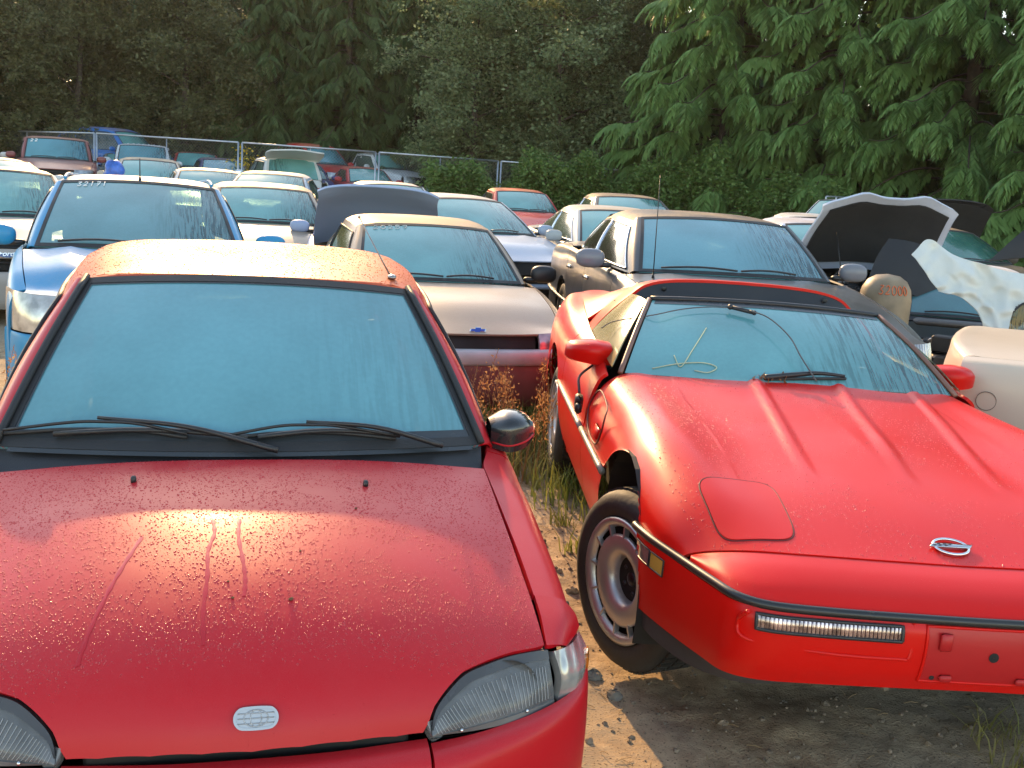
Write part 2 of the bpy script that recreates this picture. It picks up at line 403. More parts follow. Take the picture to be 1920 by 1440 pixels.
# ------------------------------------------------------------------ cars
def sedan(**k):
    P = dict(L=4.55, W=1.71, H=1.40, zn=.70, sc=1.18, zc=.93, sw=1.95, zw=1.32, wb=.68, wt=.55, sr=3.02, zr=1.29, wr=.53, sb=3.62, zb=.97, wrb=.62,
             zt=.95, s0=.30, sf=.90, srw=3.52, r=.30, doors=(1.28, 2.36, 3.22), zbt=.56, ws=0.0, hl=(.40, .86), body='sedan', win=((.03, .52), (.55, .93)), crown=.05)
    P.update(k); return P
STY = dict(
    sedan=sedan(),
    caprice=sedan(L=5.44, W=1.96, H=1.44, zn=.76, sc=1.62, zc=.99, sw=2.35, zw=1.38, wb=.76, wt=.62, sr=3.65, zr=1.36, wr=.60, sb=4.15, zb=1.03, wrb=.70, zt=1.0,
                  sf=1.05, srw=3.98, r=.33, doors=(1.72, 2.85, 3.75), win=((.02, .42), (.445, .80), (.825, .97))),
    mpv=sedan(L=3.95, W=1.70, H=1.51, zn=.76, sc=.95, zc=1.02, sw=1.75, zw=1.46, wb=.70, wt=.56, sr=3.35, zr=1.45, wr=.53, sb=3.72, zb=1.04, wrb=.60, zt=1.0,
              sf=.80, srw=3.28, doors=(1.10, 2.12, 2.95), body='hatch', hl=(.36, .93), crown=.07),
    suv=sedan(L=4.45, W=1.80, H=1.70, zn=.88, sc=1.15, zc=1.12, sw=1.80, zw=1.62, wb=.72, wt=.60, sr=4.0, zr=1.62, wr=.60, sb=4.25, zb=1.15, wrb=.66, zt=1.1,
              sf=.85, srw=3.50, r=.35, doors=(1.30, 2.35, 3.25), body='hatch', win=((.02, .34), (.36, .64), (.67, .96)), zbt=.66),
    jeep=sedan(L=4.2, W=1.72, H=1.63, zn=.92, sc=1.30, zc=1.08, sw=1.65, zw=1.56, wb=.68, wt=.61, sr=3.95, zr=1.57, wr=.60, sb=4.1, zb=1.1, wrb=.66, zt=1.08,
               sf=.75, srw=3.32, r=.36, doors=(1.35, 2.3, 3.1), body='hatch', win=((.02, .36), (.39, .64), (.67, .96)), zbt=.64, crown=.03),
    truck=sedan(L=5.0, W=1.85, H=1.70, zn=.95, sc=1.40, zc=1.15, sw=1.85, zw=1.62, wb=.74, wt=.66, sr=2.75, zr=1.63, wr=.66, sb=2.95, zb=1.15, wrb=.72, zt=1.08,
                sf=.85, srw=3.9, r=.37, doors=(1.50, 2.75, 2.95), body='pickup', win=((.03, .90),), zbt=.64, crown=.03),
    modern=sedan(L=4.75, W=1.82, H=1.44, zn=.74, sc=1.12, zc=.97, sw=2.0, zw=1.37, wb=.72, wt=.55, sr=3.25, zr=1.33, wr=.53, sb=4.05, zb=1.02, wrb=.62, zt=1.04,
                 sf=.95, srw=3.75, r=.33, doors=(1.30, 2.42, 3.32), hl=(.45, .92), win=((.03, .46), (.48, .86), (.88, .97))),
)

WHEEL_CACHE = {}
def wheel_meshes(r, wd=.19, style='steel'):
    key = (round(r, 3), style)
    if key in WHEEL_CACHE: return WHEEL_CACHE[key]
    h = wd/2; ri = r*.64
    tp = [(ri, -h*.8), (ri+.01, -h*.95), (r*.82, -h*1.02), (r*.95, -h*.92), (r*.992, -h*.70), (r, -h*.3), (r, h*.3), (r*.992, h*.70), (r*.95, h*.92), (r*.82, h*1.02), (ri+.01, h*.95), (ri, h*.8)]
    tV, tF = lathe(tp, 32)
    rp = [(ri, h*.85), (ri*.96, h*.88), (ri*.90, h*.72), (ri*.80, h*.62), (ri*.45, h*.72), (ri*.18, h*.80), (.001, h*.80)]
    rV, rF = lathe(rp, 28)
    back = lathe([(ri, -h*.8), (ri*.96, 0), (.001, 0)], 20)
    rV, rF = join((rV, rF), back)
    if style != 'steel':
        ms = [(rV, rF)]
        for k in range(5):
            a = k*2*math.pi/5; M = Matrix.Rotation(a, 4, 'X')
            b = box((0, 0, 0), (.03, .055, ri*.75), .008); V = b[0]+A([h*.78, 0, ri*.5]); V = V@A(M.to_3x3()).T; ms.append((V, b[1]))
        rV, rF = join(*ms)
    WHEEL_CACHE[key] = ((tV, tF), (rV, rF)); return WHEEL_CACHE[key]
WHEEL_ME = {}
def add_wheel(root, x, s, r, steer=0., style='alloy', z=None, deep=True):
    key = (round(r, 3), style)
    if key not in WHEEL_ME:
        (tV, tF), (rV, rF) = wheel_meshes(r, style=style)
        a = link('tyre', tV, tF, TYRE); b = link('rim', rV, rF, ALU)
        WHEEL_ME[key] = (a.data, b.data); bpy.data.objects.remove(a); bpy.data.objects.remove(b)
    t, rm = WHEEL_ME[key]
    wo = bpy.data.objects.new('wheel', None); COL.objects.link(wo); wo.parent = root; wo.empty_display_size = .1
    wo.location = (x, s, r if z is None else z); wo.rotation_euler = (0, 0, (math.pi if x < 0 else 0)+steer)
    link_me('tyre', t, wo); link_me('rim', rm, wo); return wo

def tilt(root, pose):
    X, Y, a, z0 = pose[:4]
    root.location = (X, Y, z0); root.rotation_euler = (pose[4] if len(pose) > 4 else 0, pose[5] if len(pose) > 5 else 0, -a)

class Car:
    """body surfaces of a parked car in its own frame: x across, y back from the nose, z up"""
    def __init__(c, name, label, cat, pose, P, pt, res=1.0, group='wrecked cars parked in rows', glass=None, sglass=None, opts=()):
        c.P = P; c.pt = pt; c.res = res; c.o = set(opts); c.glass = glass or GLASS; c.sg = sglass or SIDEG
        c.root = thing(name, label, cat, group=group); tilt(c.root, pose)
        col = PAINTCOL.get(pt.name, (.3, .3, .3))                 # low-gloss roofs; the tan dust colour stands in for golden sun glint
        c.rmat = P.get('roof_mat') or paint(pt.name+'_gold_glint_roof', col, .55, dust=.85, coat=0., spec=.16, dustcol=(.40, .29, .17))
        W2 = P['W']/2; L = P['L']
        c.hw = pch([(k*L, v*W2) for k, v in P.get('hwk', ((0, .80), (.05, .89), (.10, .945), (.18, .98), (.30, .995), (.45, 1), (.7, 1), (.85, .985), (.94, .945), (1, .86)))])
        sc, zc, zn, s0 = P['sc'], P['zc'], P['zn'], P['s0']; cr = P['crown']
        c.zhc = pch([(.07, zn), (.07+.10, zn+.035), (.45*sc+.05, zn+.60*(zc-zn)+.035), (sc, zc+.012)])
        c.ztop = pch(P.get('ztop', [(s0*.9, zn+.01), (.5*sc+.1, zn+.62*(zc-zn)-.015), (sc+.14, zc-.015), (P['sb'], P['zb']-.015), (L-.28, P['zt']-.03), (L, P['zt']-.06)]))
        c.ye = pch(P.get('ye', [(s0, .86), (sc, .90), (sc+.3, .93), (P['sb']-.3, .93), (P['sb'], .89), (L, .85)]))
        c.n = lambda k: max(2, int(round(k*res)))
    def side(c, s, v):
        """s array, v array -> points on the flank (x > 0)"""
        hw = c.hw(s); zt = c.ztop(s); ye = c.ye(s)
        cols = np.stack([np.stack([ye*hw, s, zt], -1), np.stack([(ye+.62*(1-ye))*hw, s, zt-.03], -1), np.stack([.992*hw, s, zt-.13], -1),
                         np.stack([hw, s, .58*zt+.03+0*s], -1), np.stack([.987*hw, s, .36+0*s], -1), np.stack([.93*hw, s, .21+0*s], -1)], 0)
        D = crom(cols, 12); q = np.asarray(v)*(len(D)-1); i = np.clip(q.astype(int), 0, len(D)-2); f = (q-i)[:, None, None]
        return np.swapaxes(D[i]*(1-f)+D[i+1]*f, 0, 1)
    def both(c, name, Pn, mat, **k):
        out = []
        for sg in (-1, 1):
            Q = Pn*A([sg, 1, 1]); V, F = panel(Q, **k); out.append(link(name, V, F, mat, c.root))
        return out
    def sides(c, skip_fender=False):
        P = c.P; n = c.n; d = P['doors']; L = P['L']; ra = P['r']*1.2; g = .004
        cut = [(P['sf'], P['r'], ra), (P['srw'], P['r'], ra)]
        v = np.linspace(0, 1, n(22)+1)
        if not skip_fender: c.both('fender', c.side(np.linspace(P['s0'], d[0]-g, n(26)+1), v), c.pt, cut=cut)
        for a, b in zip(d[:-1], d[1:]):
            if b-a < .25: continue
            for o in c.both('door', c.side(np.linspace(a+g, b-g, n(12)+1), v), c.pt, cut=cut):
                sg = 1 if o.data.vertices[0].co.x > 0 else -1
                if P.get('handles', True):
                    hx = float(c.hw(b-.16)); hz = float(c.ztop(b))-.16
                    V, F = box((sg*(hx+.004), b-.16, hz), (.03, .16, .035), .008); link('handle', V, F, P.get('handle_mat', c.pt), o)
        c.both('quarter_panel', c.side(np.linspace(d[-1]+g, L-.22, n(26)+1), v), c.pt, cut=cut)
        # wheel wells
        for s in (P['sf'], P['srw']):
            for sg in (-1, 1):
                a = np.linspace(-.25, math.pi+.25, 15); x0, x1 = sg*(P['W']/2*.96), sg*.35
                V = A([[x, s+ra*1.02*math.cos(t), P['r']+ra*1.02*math.sin(t)] for t in a for x in (x0, x1)])
                F = [[2*i, 2*i+1, 2*i+3, 2*i+2] for i in range(14)]
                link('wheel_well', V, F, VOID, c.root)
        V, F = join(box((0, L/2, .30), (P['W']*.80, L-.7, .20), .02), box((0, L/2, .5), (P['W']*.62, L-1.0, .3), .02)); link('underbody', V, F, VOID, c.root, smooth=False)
    def plan(c, u):
        P = c.P; W2 = P['W']/2; s0 = P['s0']
        K = A([[0, 0], [.35*W2, .012], [.62*W2, .055], [.80*W2, .135], [.905*W2, s0*.92], [.95*W2, s0+.12], [.968*W2, P['sf']-P['r']*1.2]])
        D = crom(K, 12); q = np.asarray(u)*(len(D)-1); i = np.clip(q.astype(int), 0, len(D)-2); f = (q-i)[:, None]
        return D[i]*(1-f)+D[i+1]*f
    def front(c, bumper_mat=None, grille='slats', lens=None, broken=False):
        P = c.P; n = c.n; zb = P['zbt']; bm = bumper_mat or c.pt
        u = np.linspace(0, 1, n(24)+1); pl = c.plan(u)
        rows = [(.19, .07), (.26, .02), (.38, .0), (.48, -.008), (zb-.012, .012), (zb, .04)]
        G = A([[[p[0]*(1-ds*.15), p[1]+ds*(1-k), z] for p, k in zip(pl, u)] for z, ds in rows])
        G = np.concatenate([(G*A([-1, 1, 1]))[:, :0:-1], G], 1)
        if not broken:
            V, F = panel(dense(G, 3, 1), out=(0, -1, .2)); link('front_bumper', V, F, bm, c.root)
        # headlights
        y1, y2 = P['hl']; W2 = P['W']/2
        def at(y, dz, off):
            uu = np.linspace(0, 1, 200); pp = c.plan(uu); i = np.argmin(np.abs(pp[:, 0]-y)); p = pp[i]
            zt = P['zn']+.005 if y < .5*W2 else P['zn']+.005+(.02)*(y/W2-.5)
            z = (zb+.012)*(1-dz)+zt*dz; return [y, p[1]+off+.055*dz, z]
        if not broken:
            ys = np.linspace(y1*W2, y2*W2*.985, n(8)+1)
            H = A([[at(y, d, .012) for y in ys] for d in np.linspace(0, 1, n(6)+1)])
            H[..., 1] -= .018*np.sin(np.linspace(0, math.pi, H.shape[0]))[:, None]
            c.both('headlight', H, lens or LENS, out=None, flange=.02)
        ys = np.linspace(-y1*W2*.97, y1*W2*.97, 13)
        H = A([[[(1 if y >= 0 else -1)*at(abs(y), d, .06)[0], at(abs(y), d, .06)[1], at(abs(y), d, .06)[2]] for y in ys] for d in (0, .5, 1)])
        V, F = panel(H, out=(0, -1, 0)); link('grille', V, F, VOID, c.root)
        if grille == 'slats':
            for d in (.25, .5, .75):
                pts = [[(1 if y >= 0 else -1)*at(abs(y), d, .03)[0], at(abs(y), d, .035)[1], at(abs(y), d, .03)[2]] for y in ys]
                V, F = tube(pts, .009, 6); link('grille_slat', V, F, BLK if 'chrome' not in c.o else CHR, c.root)
    def hood_pts(c):
        P = c.P; n = c.n; sc = P['sc']; t = np.linspace(0, 1, n(18)+1); f = np.linspace(-1, 1, n(18)+1)
        uu = np.linspace(0, 1, 300); pp = c.plan(uu)
        ef = .865*P['W']/2*.93
        G = np.zeros((len(t), len(f), 3))
        for j, ff in enumerate(f):
            af = abs(ff)
            sfr = np.interp(af*ef, pp[:, 0], pp[:, 1])+.07
            sre = sc+.10*af**2-.02
            s = sfr+(sre-sfr)*t
            edge = c.ye(s)*c.hw(s)-.006
            y = af*edge*np.clip(1, 0, 1)
            y = np.where(t < .0001, af*ef, y); y = y*(1-(1-t)**6)+af*ef*(1-t)**6
            zc_ = c.zhc(s-(sfr-.07)*(1-t)); ze = c.ztop(s)
            z = zc_+(ze-zc_)*af**2.6
            rib = P.get('rib', .012)*np.exp(-((af-.62)/.10)**2)*np.clip(t*3, 0, 1)
            G[:, j] = np.stack([np.sign(ff)*y, s, z+rib], -1)
        return G
    def hood(c, opened=0., liner=None, mat=None):
        P = c.P; G = c.hood_pts()
        if 'wavy' in c.o:
            tt = np.linspace(0, 1, G.shape[0])[:, None]; f_ = np.linspace(-1, 1, G.shape[1])[None]; G[..., 1] -= .055*(1-tt)**4*(np.exp(-((np.abs(f_)-.45)/.2)**2)-.35)
        if opened:
            ax = A([0, P['sc']-.02, P['zc']]); ca, sa = math.cos(opened), math.sin(opened)
            def rot(Q):
                d = Q-ax; return ax+np.stack([d[..., 0], d[..., 1]*ca+d[..., 2]*sa*1, -d[..., 1]*sa+d[..., 2]*ca], -1)
            G0 = G.copy(); G = rot(G)
            nrm = rot(ax+A([0, 0, 1.]))-ax
            V, F = panel(G, out=nrm, flange=.03); link('hood', V, F, mat or c.pt, c.root)
            fr = G-nrm*.028; V, F = panel(fr, out=-nrm, flange=0.); link('hood_frame', V, F, mat or c.pt, c.root)
            if liner:
                k0, k1 = int(G.shape[0]*.11), int(G.shape[0]*.95); j0, j1 = int(G.shape[1]*.07), int(G.shape[1]*.93)+1
                V, F = panel(G[k0:k1, j0:j1]-nrm*.042, out=-nrm, flange=.012); link('hood_liner', V, F, liner, c.root)
            c.engine()
        else:
            V, F = panel(G, out=(0, -.2, 1)); o = link('hood', V, F, mat or c.pt, c.root)
            c.hoodbvh = bvh_of(o); c.hoodobj = o
    def engine(c):
        P = c.P; rnd = random.Random(hash(P['L']*100) % 1000)
        ms = [box((0, .5*P['sc']+.15, .55), (P['W']*.74, P['sc']*.8, .3), .02)]
        for k in range(14):
            ms.append(box((rnd.uniform(-.6, .6), rnd.uniform(.3, P['sc']-.15), .70+rnd.uniform(0, .12)), (rnd.uniform(.06, .3), rnd.uniform(.06, .25), rnd.uniform(.06, .2)), .012, Matrix.Rotation(rnd.uniform(-.5, .5), 4, 'Z')))
        V, F = join(*ms); link('engine', V, F, plain('engine_grime', (.03, .03, .031), .5, var=.5), c.root, smooth=False)
        for k in range(5):
            p = A([[rnd.uniform(-.5, .5), rnd.uniform(.3, P['sc']-.2), .78]]); pts = [p[0]]
            for q in range(4): pts.append(pts[-1]+A([rnd.uniform(-.15, .15), rnd.uniform(-.1, .1), rnd.uniform(-.04, .07)]))
            V, F = tube(crom(pts, 4), .014, 6); link('hose', V, F, RUB if k % 2 else ALU, c.root)
    def top(c, f, s_lo, z_lo, w_lo, s_hi, z_hi, w_hi, b_lo, b_hi, t, bulge=.02):
        af = np.abs(f)
        lo = np.stack([f*w_lo, s_lo+b_lo*af**2, z_lo+.02-.02*af**2], -1); hi = np.stack([f*w_hi, s_hi+b_hi*af**2, z_hi+.03-.03*af**2], -1)
        G = lo[None]*(1-t[:, None, None])+hi[None]*t[:, None, None]
        d = hi[len(f)//2]-lo[len(f)//2]; nn = A([0, -d[2], d[1]]); nn = nn/np.linalg.norm(nn)*(1 if d[1] > 0 else -1)
        return G+nn*bulge*np.sin(math.pi*t)[:, None, None]
    def roof_edge(c, q):
        """q 0..1 along the rail -> point (x>0)"""
        P = c.P; s = P['sw']+.10+(P['sr']-.06-P['sw']-.10)*q
        we = P['wt']+.05+(P['wr']-P['wt'])*q+.035*np.sin(math.pi*q)
        zc_ = c.zr(s); return np.stack([we, s, zc_-.068], -1)
    def greenhouse(c, split=True):
        P = c.P; n = c.n
        c.zr = pch([(P['sw'], P['zw']+.03), (P['sw']+.35, P['H']-.012), (.5*(P['sw']+P['sr'])+.1, P['H']), (P['sr']-.3, P['zr']+.045), (P['sr'], P['zr']+.03)])
        f = np.linspace(-1, 1, n(14)+1); t = np.linspace(0, 1, n(10)+1)
        c.ws = lambda ff, tt: c.top(np.asarray(ff, float), P['sc'], P['zc'], P['wb'], P['sw'], P['zw'], P['wt'], .14, .06, np.asarray(tt, float))
        W = c.ws(f*.985, t); V, F = panel(W, out=(0, -1, 1)); c.wso = link('windshield', V, F, c.glass, c.root)
        # seal / black band round the glass
        fr = [c.ws(f*.985, A([0., .02, .045])), c.ws(f*.985, A([.955, .98, 1.]))]
        for Q in fr:
            V, F = panel(Q+A([0, -.002, .004]), out=(0, -1, 1), flange=.004); link('windshield_seal', V, F, RUB, c.root)
        for sg in (-1, 1):
            Q = c.ws(sg*np.linspace(.955, .992, 4), t); V, F = panel(Q+A([0, -.002, .004]), out=(0, -1, 1), flange=.004); link('windshield_seal', V, F, RUB, c.root)
        # rear glass
        R = c.top(f*.97, P['sb'], P['zb'], P['wrb'], P['sr'], P['zr'], P['wr'], -.12, -.05, t)
        V, F = panel(R, out=(0, 1, 1)); link('rear_window', V, F, c.glass, c.root)
        # roof
        q = np.linspace(0, 1, n(16)+1); ff = np.linspace(-1, 1, n(18)+1); G = np.zeros((len(q), len(ff), 3))
        for i, qq in enumerate(q):
            e = c.roof_edge(A(qq)); af = np.abs(ff)
            s = e[1]+(1-af**2)*(-.09 if qq < .5 else .04)*abs(2*qq-1)**2
            zc_ = c.zr(s); G[i] = np.stack([ff*e[0], s, zc_-.024*af**2-.044*af**9], -1)
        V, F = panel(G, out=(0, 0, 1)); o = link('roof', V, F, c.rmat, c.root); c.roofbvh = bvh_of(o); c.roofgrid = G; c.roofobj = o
        # side frames, glass, pillars
        def sidewall(u, v):
            u = np.asarray(u, float); v = np.asarray(v, float)
            top = c.roof_edge(u)
            s_lo = P['sc']+.20+(P['sb']-.02-P['sc']-.20)*u
            y_lo = np.minimum(c.ye(s_lo)*c.hw(s_lo)-.012, P['wb']+.055+(c.hw(s_lo)-P['wb'])*np.sin(math.pi*u)**.6*3)
            y_lo = (P['wb']+.05)*(1-u)**6+(P['wrb']+.05)*u**6+y_lo*(1-(1-u)**6-u**6)
            lo = np.stack([y_lo, s_lo, c.ztop(s_lo)-.005], -1)
            B = lo[:, None]*(1-v[None, :, None])+top[:, None]*v[None, :, None]
            B[..., 0] += .022*np.sin(math.pi*v)[None]
            return B
        v = np.linspace(0, 1, n(8)+1)
        c.both('window_frame', sidewall(np.linspace(0, 1, n(20)+1), v), c.pt, flange=.01)
        for a, b in P['win']:
            Q = sidewall(np.linspace(a, b, n(9)+1), np.linspace(.07, .88, n(7)+1)); Q[..., 0] += .005
            for o in c.both('side_window', Q, c.sg, flange=.006):
                sg = 1 if o.data.vertices[0].co.x > 0 else -1
                Qs = Q*A([sg, 1, 1]); loop = np.concatenate([Qs[0], Qs[1:, -1], Qs[-1, -2::-1], Qs[-2::-1, 0]])
                V, F = tube(loop, .010, 4, cap=False); link('window_seal', V, F, RUB if 'chrome' not in c.o else CHR, o)
        for lo_s, hi_s, wl, sl, zl, wh, sh, zh, bl, bh, u in ((P['sc'], P['sw'], P['wb'], P['sc'], P['zc'], P['wt'], P['sw'], P['zw'], .14, .06, 0.), (P['sb'], P['sr'], P['wrb'], P['sb'], P['zb'], P['wr'], P['sr'], P['zr'], -.12, -.05, 1.)):
            G1 = c.top(A([.965]), sl, zl, wl, sh, zh, wh, bl, bh, t)[:, 0]; Gm = sidewall(A([u]), np.linspace(0, 1, len(t)))[0]
            mid = .5*(G1+Gm)+A([.012, -.006 if u == 0 else .006, .012])
            G = np.stack([G1, mid, Gm], 1); c.both('pillar', dense(G, 1, 4), c.pt, flange=.008)
        # roof headers
        for u0, s_, z_, w_, b_ in ((0., P['sw'], P['zw'], P['wt'], .06), (1., P['sr'], P['zr'], P['wr'], -.05)):
            ff = np.linspace(-1, 1, n(14)+1)
            a = np.stack([ff*w_, s_+b_*ff**2, z_+.03-.03*ff**2], -1)
            row = G_first = None
            e = c.roof_edge(A(u0)); af = np.abs(ff); s = e[1]+(1-af**2)*(-.09 if u0 < .5 else .04); zc_ = c.zr(s)
            b2 = np.stack([ff*e[0], s, zc_-.024*af**2-.044*af**9], -1)
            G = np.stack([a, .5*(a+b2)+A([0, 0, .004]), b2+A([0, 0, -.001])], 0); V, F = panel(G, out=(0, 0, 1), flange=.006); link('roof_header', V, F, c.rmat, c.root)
        # cowl
        ff = np.linspace(-1, 1, n(12)+1); lo = c.ws(ff, A([0.]))[0]
        sre = P['sc']+.10*np.abs(ff)**2-.02
        a = np.stack([ff*(c.ye(sre)*c.hw(sre)-.01), sre-.02, c.ztop(sre)*np.abs(ff)**2.6+(1-np.abs(ff)**2.6)*(P['zc']+.012)-.03], -1)
        G = np.stack([a, .5*(a+lo)+A([0, 0, -.01]), lo+A([0, .01, -.004])], 0); V, F = panel(G, out=(0, 0, 1)); link('cowl', V, F, BLK, c.root)
        # wipers
        for x0, x1 in ((-.02, -.78), (.62, .02)):
            fs = np.linspace(x0, x1, 7); tt = .055+.03*np.sin(np.linspace(0, math.pi, 7))
            pts = A([c.ws(A([a_]), A([b_]))[0, 0]+A([0, -.012, .012]) for a_, b_ in zip(fs, tt)])
            V, F = tube(pts, .008, 5); link('wiper', V, F, BLK, c.root)
    def interior(c):
        P = c.P; k = P['W']/1.71; SM = plain('seat_cloth', (.05, .05, .052), .85, bump=.3, bscale=120)
        ff = np.linspace(-1, 1, 9); lo = c.ws(ff*.94, A([0.]))[0]
        G = np.stack([lo+A([0, .03, -.02]), lo+A([0, .22, -.03]), lo+A([0, .40, -.06]), lo+A([0, .46, -.20]), lo+A([0, .44, -.40])], 0); V, F = panel(dense(G, 3, 2), out=(0, 0, 1), flange=0); link('dashboard', V, F, plain('dash_grey', (.035, .035, .036), .7), c.root)
        for x in (-.36*k, .36*k):
            s = P['sc']+1.05; V, F = join(box((x, s-.10, .55), (.48, .50, .16), .05), box((x, s+.20, .85), (.46, .15, .58), .05, Matrix.Rotation(-.22, 4, 'X')), box((x, s+.30, 1.20), (.25, .10, .17), .04)); link('seat', V, F, SM, c.root)
        sb = min(P['sb']-.35, P['sc']+2.2); V, F = join(box((0, sb-.2, .52), (1.2*k, .5, .16), .05), box((0, sb+.08, .80), (1.2*k, .15, .5), .05, Matrix.Rotation(-.3, 4, 'X'))); link('rear_bench', V, F, SM, c.root)
        a = np.linspace(0, 2*math.pi, 25); w_ = np.stack([.18*np.cos(a), .07*np.sin(a), .17*np.sin(a)], -1)+A([.36*k, P['sc']+.62, P['zc']-.05]); V, F = join(tube(w_, .014, 6, False), box((.36*k, P['sc']+.60, P['zc']-.05), (.30, .04, .05), .01)); link('steering_wheel', V, F, BLK, c.root)
        m_ = c.ws(A([.0]), A([.84]))[0, 0]+A([0, .05, -.05]); V, F = blob(m_, (.12, .02, .035), 12, 6, .6); link('rear_view_mirror', V, F, BLK, c.root)
    def rear(c):
        P = c.P; n = c.n; L = P['L']; zb = P['zbt']
        u = np.linspace(0, 1, n(20)+1); W2 = P['W']/2
        K = A([[0, 0], [.4*W2, .015], [.68*W2, .06], [.84*W2, .13], [.92*W2, .24], [.955*W2, .45], [.97*W2, L-P['srw']-P['r']*1.2]]); D = crom(K, 12)
        q = u*(len(D)-1); i = np.clip(q.astype(int), 0, len(D)-2); f = (q-i)[:, None]; pl = D[i]*(1-f)+D[i+1]*f
        G = A([[[p[0], L-p[1]-ds*(1-k), z] for p, k in zip(pl, u)] for z, ds in [(.21, .08), (.3, .02), (.44, 0), (zb, .01), (zb+.015, .05)]])
        G = np.concatenate([(G*A([-1, 1, 1]))[:, :0:-1], G], 1); V, F = panel(dense(G, 3, 1), out=(0, 1, .2)); link('rear_bumper', V, F, c.pt, c.root)
        ff = np.linspace(-1, 1, n(14)+1); af = np.abs(ff); sh = lambda s: c.ye(np.minimum(s, L-.22))*c.hw(np.minimum(s, L-.22))-.008
        rows = []
        if P['body'] == 'sedan':
            for tq in np.linspace(0, 1, n(8)+1):
                s = (P['sb']+.02-.12*af**2)*(1-tq)+(L-.10-.13*af**3)*tq; zc_ = P['zb']*(1-tq)+P['zt']*tq+.015; z = zc_+(c.ztop(s)-zc_)*af**3
                rows.append(np.stack([ff*sh(s), s, z], -1))
        elif P['body'] == 'pickup':
            s_ = np.linspace(P['sb']+.03, L-.08, 6); rows = [np.stack([ff*(W2-.10), s+0*ff, .62+0*ff], -1) for s in s_]
        else:
            rows = [np.stack([ff*(P['wrb']+.04), P['sb']+.015-.12*af**2, P['zb']-.01+0*ff], -1)]
        V, F = (None, None)
        if P['body'] != 'pickup':
            last = rows[-1]
            low = np.stack([ff*sh(L-.22+0*ff), L-.06-.15*af**3, zb+.03+0*ff], -1)
            for tq in (.15, .5, 1.): rows.append(last*(1-tq)+low*tq+A([0, .02*math.sin(math.pi*tq), 0]))
            V, F = panel(dense(A(rows), 2, 1), out=(0, 1, 1)); link('tailgate' if P['body'] == 'hatch' else 'trunk_lid', V, F, c.pt, c.root)
            ys = np.linspace(.58*W2, .90*W2, 6); H = A([[[y, L-.03-.15*(y/W2/.9)**3, z] for y in ys] for z in np.linspace(zb+.06, min(P['zt']-.06, zb+.3), 5)])
            c.both('taillight', H, REDL, out=None)
        else:
            V, F = panel(A(rows), out=(0, 0, 1)); link('cargo_bed', V, F, VOID, c.root)
            V, F = box((0, L-.05, .85), (P['W']-.15, .05, .45), .01); link('tailgate', V, F, c.pt, c.root)
            V, F = box((0, P['sb']+.02, .9), (P['W']-.16, .05, .5), .01); link('bed_wall', V, F, c.pt, c.root)
    def mirrors(c, mat=None, which=(-1, 1), size=1.):
        P = c.P
        for sg in which:
            s = P['sc']+.42; x = float(c.hw(s))+.10; z = float(c.ztop(s))+.07
            m1 = blob((sg*x, s, z), (.115*size, .06*size, .075*size), 14, 10, .75); V, F = m1
            o = link('side_mirror', V, F, mat or c.pt, c.root)
            V, F = box((sg*(x-.11), s+.01, z-.05), (.12, .06, .04), .012); link('mirror_arm', V, F, BLK, o)
            V, F = blob((sg*x, s+.045, z), (.10*size, .02, .06*size), 12, 6, .8); link('mirror_glass', V, F, CHR, o)
    def wheels(c, style='alloy'):
        P = c.P
        for s in (P['sf'], P['srw']):
            for sg in (-1, 1): add_wheel(c.root, sg*(P['W']/2-.11), s, P['r'], style=style)
    def antenna(c, x, s, l=.3, lean=(0, .3), r=.003, bvh=None):
        p = drop(bvh or c.roofbvh, x, s, 0.0); d = A([lean[0], lean[1], 1.]); d /= np.linalg.norm(d)
        V, F = join(tube([p, p+d*l], [r*1.4, r], 6), tube([p, p+d*.03], [.012, .008], 8)); link('antenna', V, F, BLK, c.root)
    def full(c, opened=0., liner=None, lens=None, bumper_mat=None, grille='slats', broken=False, style='alloy', mirrors=(-1, 1), mirror_mat=None):
        c.sides(); c.front(bumper_mat, grille, lens, broken); c.hood(opened, liner); c.greenhouse(); c.rear(); c.wheels(style)
        if mirrors: c.mirrors(mirror_mat, mirrors)
        if c.res >= .8: c.interior()
        return c

STROKES = {'0': [[(.5, 1), (.1, .75), (.1, .25), (.5, 0), (.9, .25), (.9, .75), (.5, 1)]], '1': [[(.5, 1), (.45, 0)]], '2': [[(.1, .8), (.4, 1), (.8, .85), (.7, .5), (.1, .05), (.9, .1)]],
           '3': [[(.1, .95), (.8, .95), (.35, .55), (.85, .3), (.5, 0), (.05, .1)]], '5': [[(.9, 1), (.2, 1), (.15, .6), (.7, .6), (.8, .2), (.4, 0), (.05, .1)]],
           '7': [[(.1, .95), (.9, .95), (.35, 0)], [(.25, .5), (.75, .5)]], '4': [[(.7, 1), (.1, .4), (.9, .4)], [(.65, .7), (.6, 0)]]}
def write_on(c, text, f0, f1, t0, t1, r=.0035, mat=None, name='marker_number'):
    """hand-written digits on a windshield, f across, t up"""
    ms = []; nch = len(text); wch = (f1-f0)/nch
    for k, ch in enumerate(text):
        for st in STROKES.get(ch, []):
            q = crom(A(st), 4); pts = A([c.ws(A([f0+wch*(k+.12+.7*a)]), A([t0+(t1-t0)*b]))[0, 0]+A([0, -.004, .005]) for a, b in q]); ms.append(tube(pts, r, 5))
    V, F = join(*ms); link(name, V, F, mat or WHITE, c.wso)

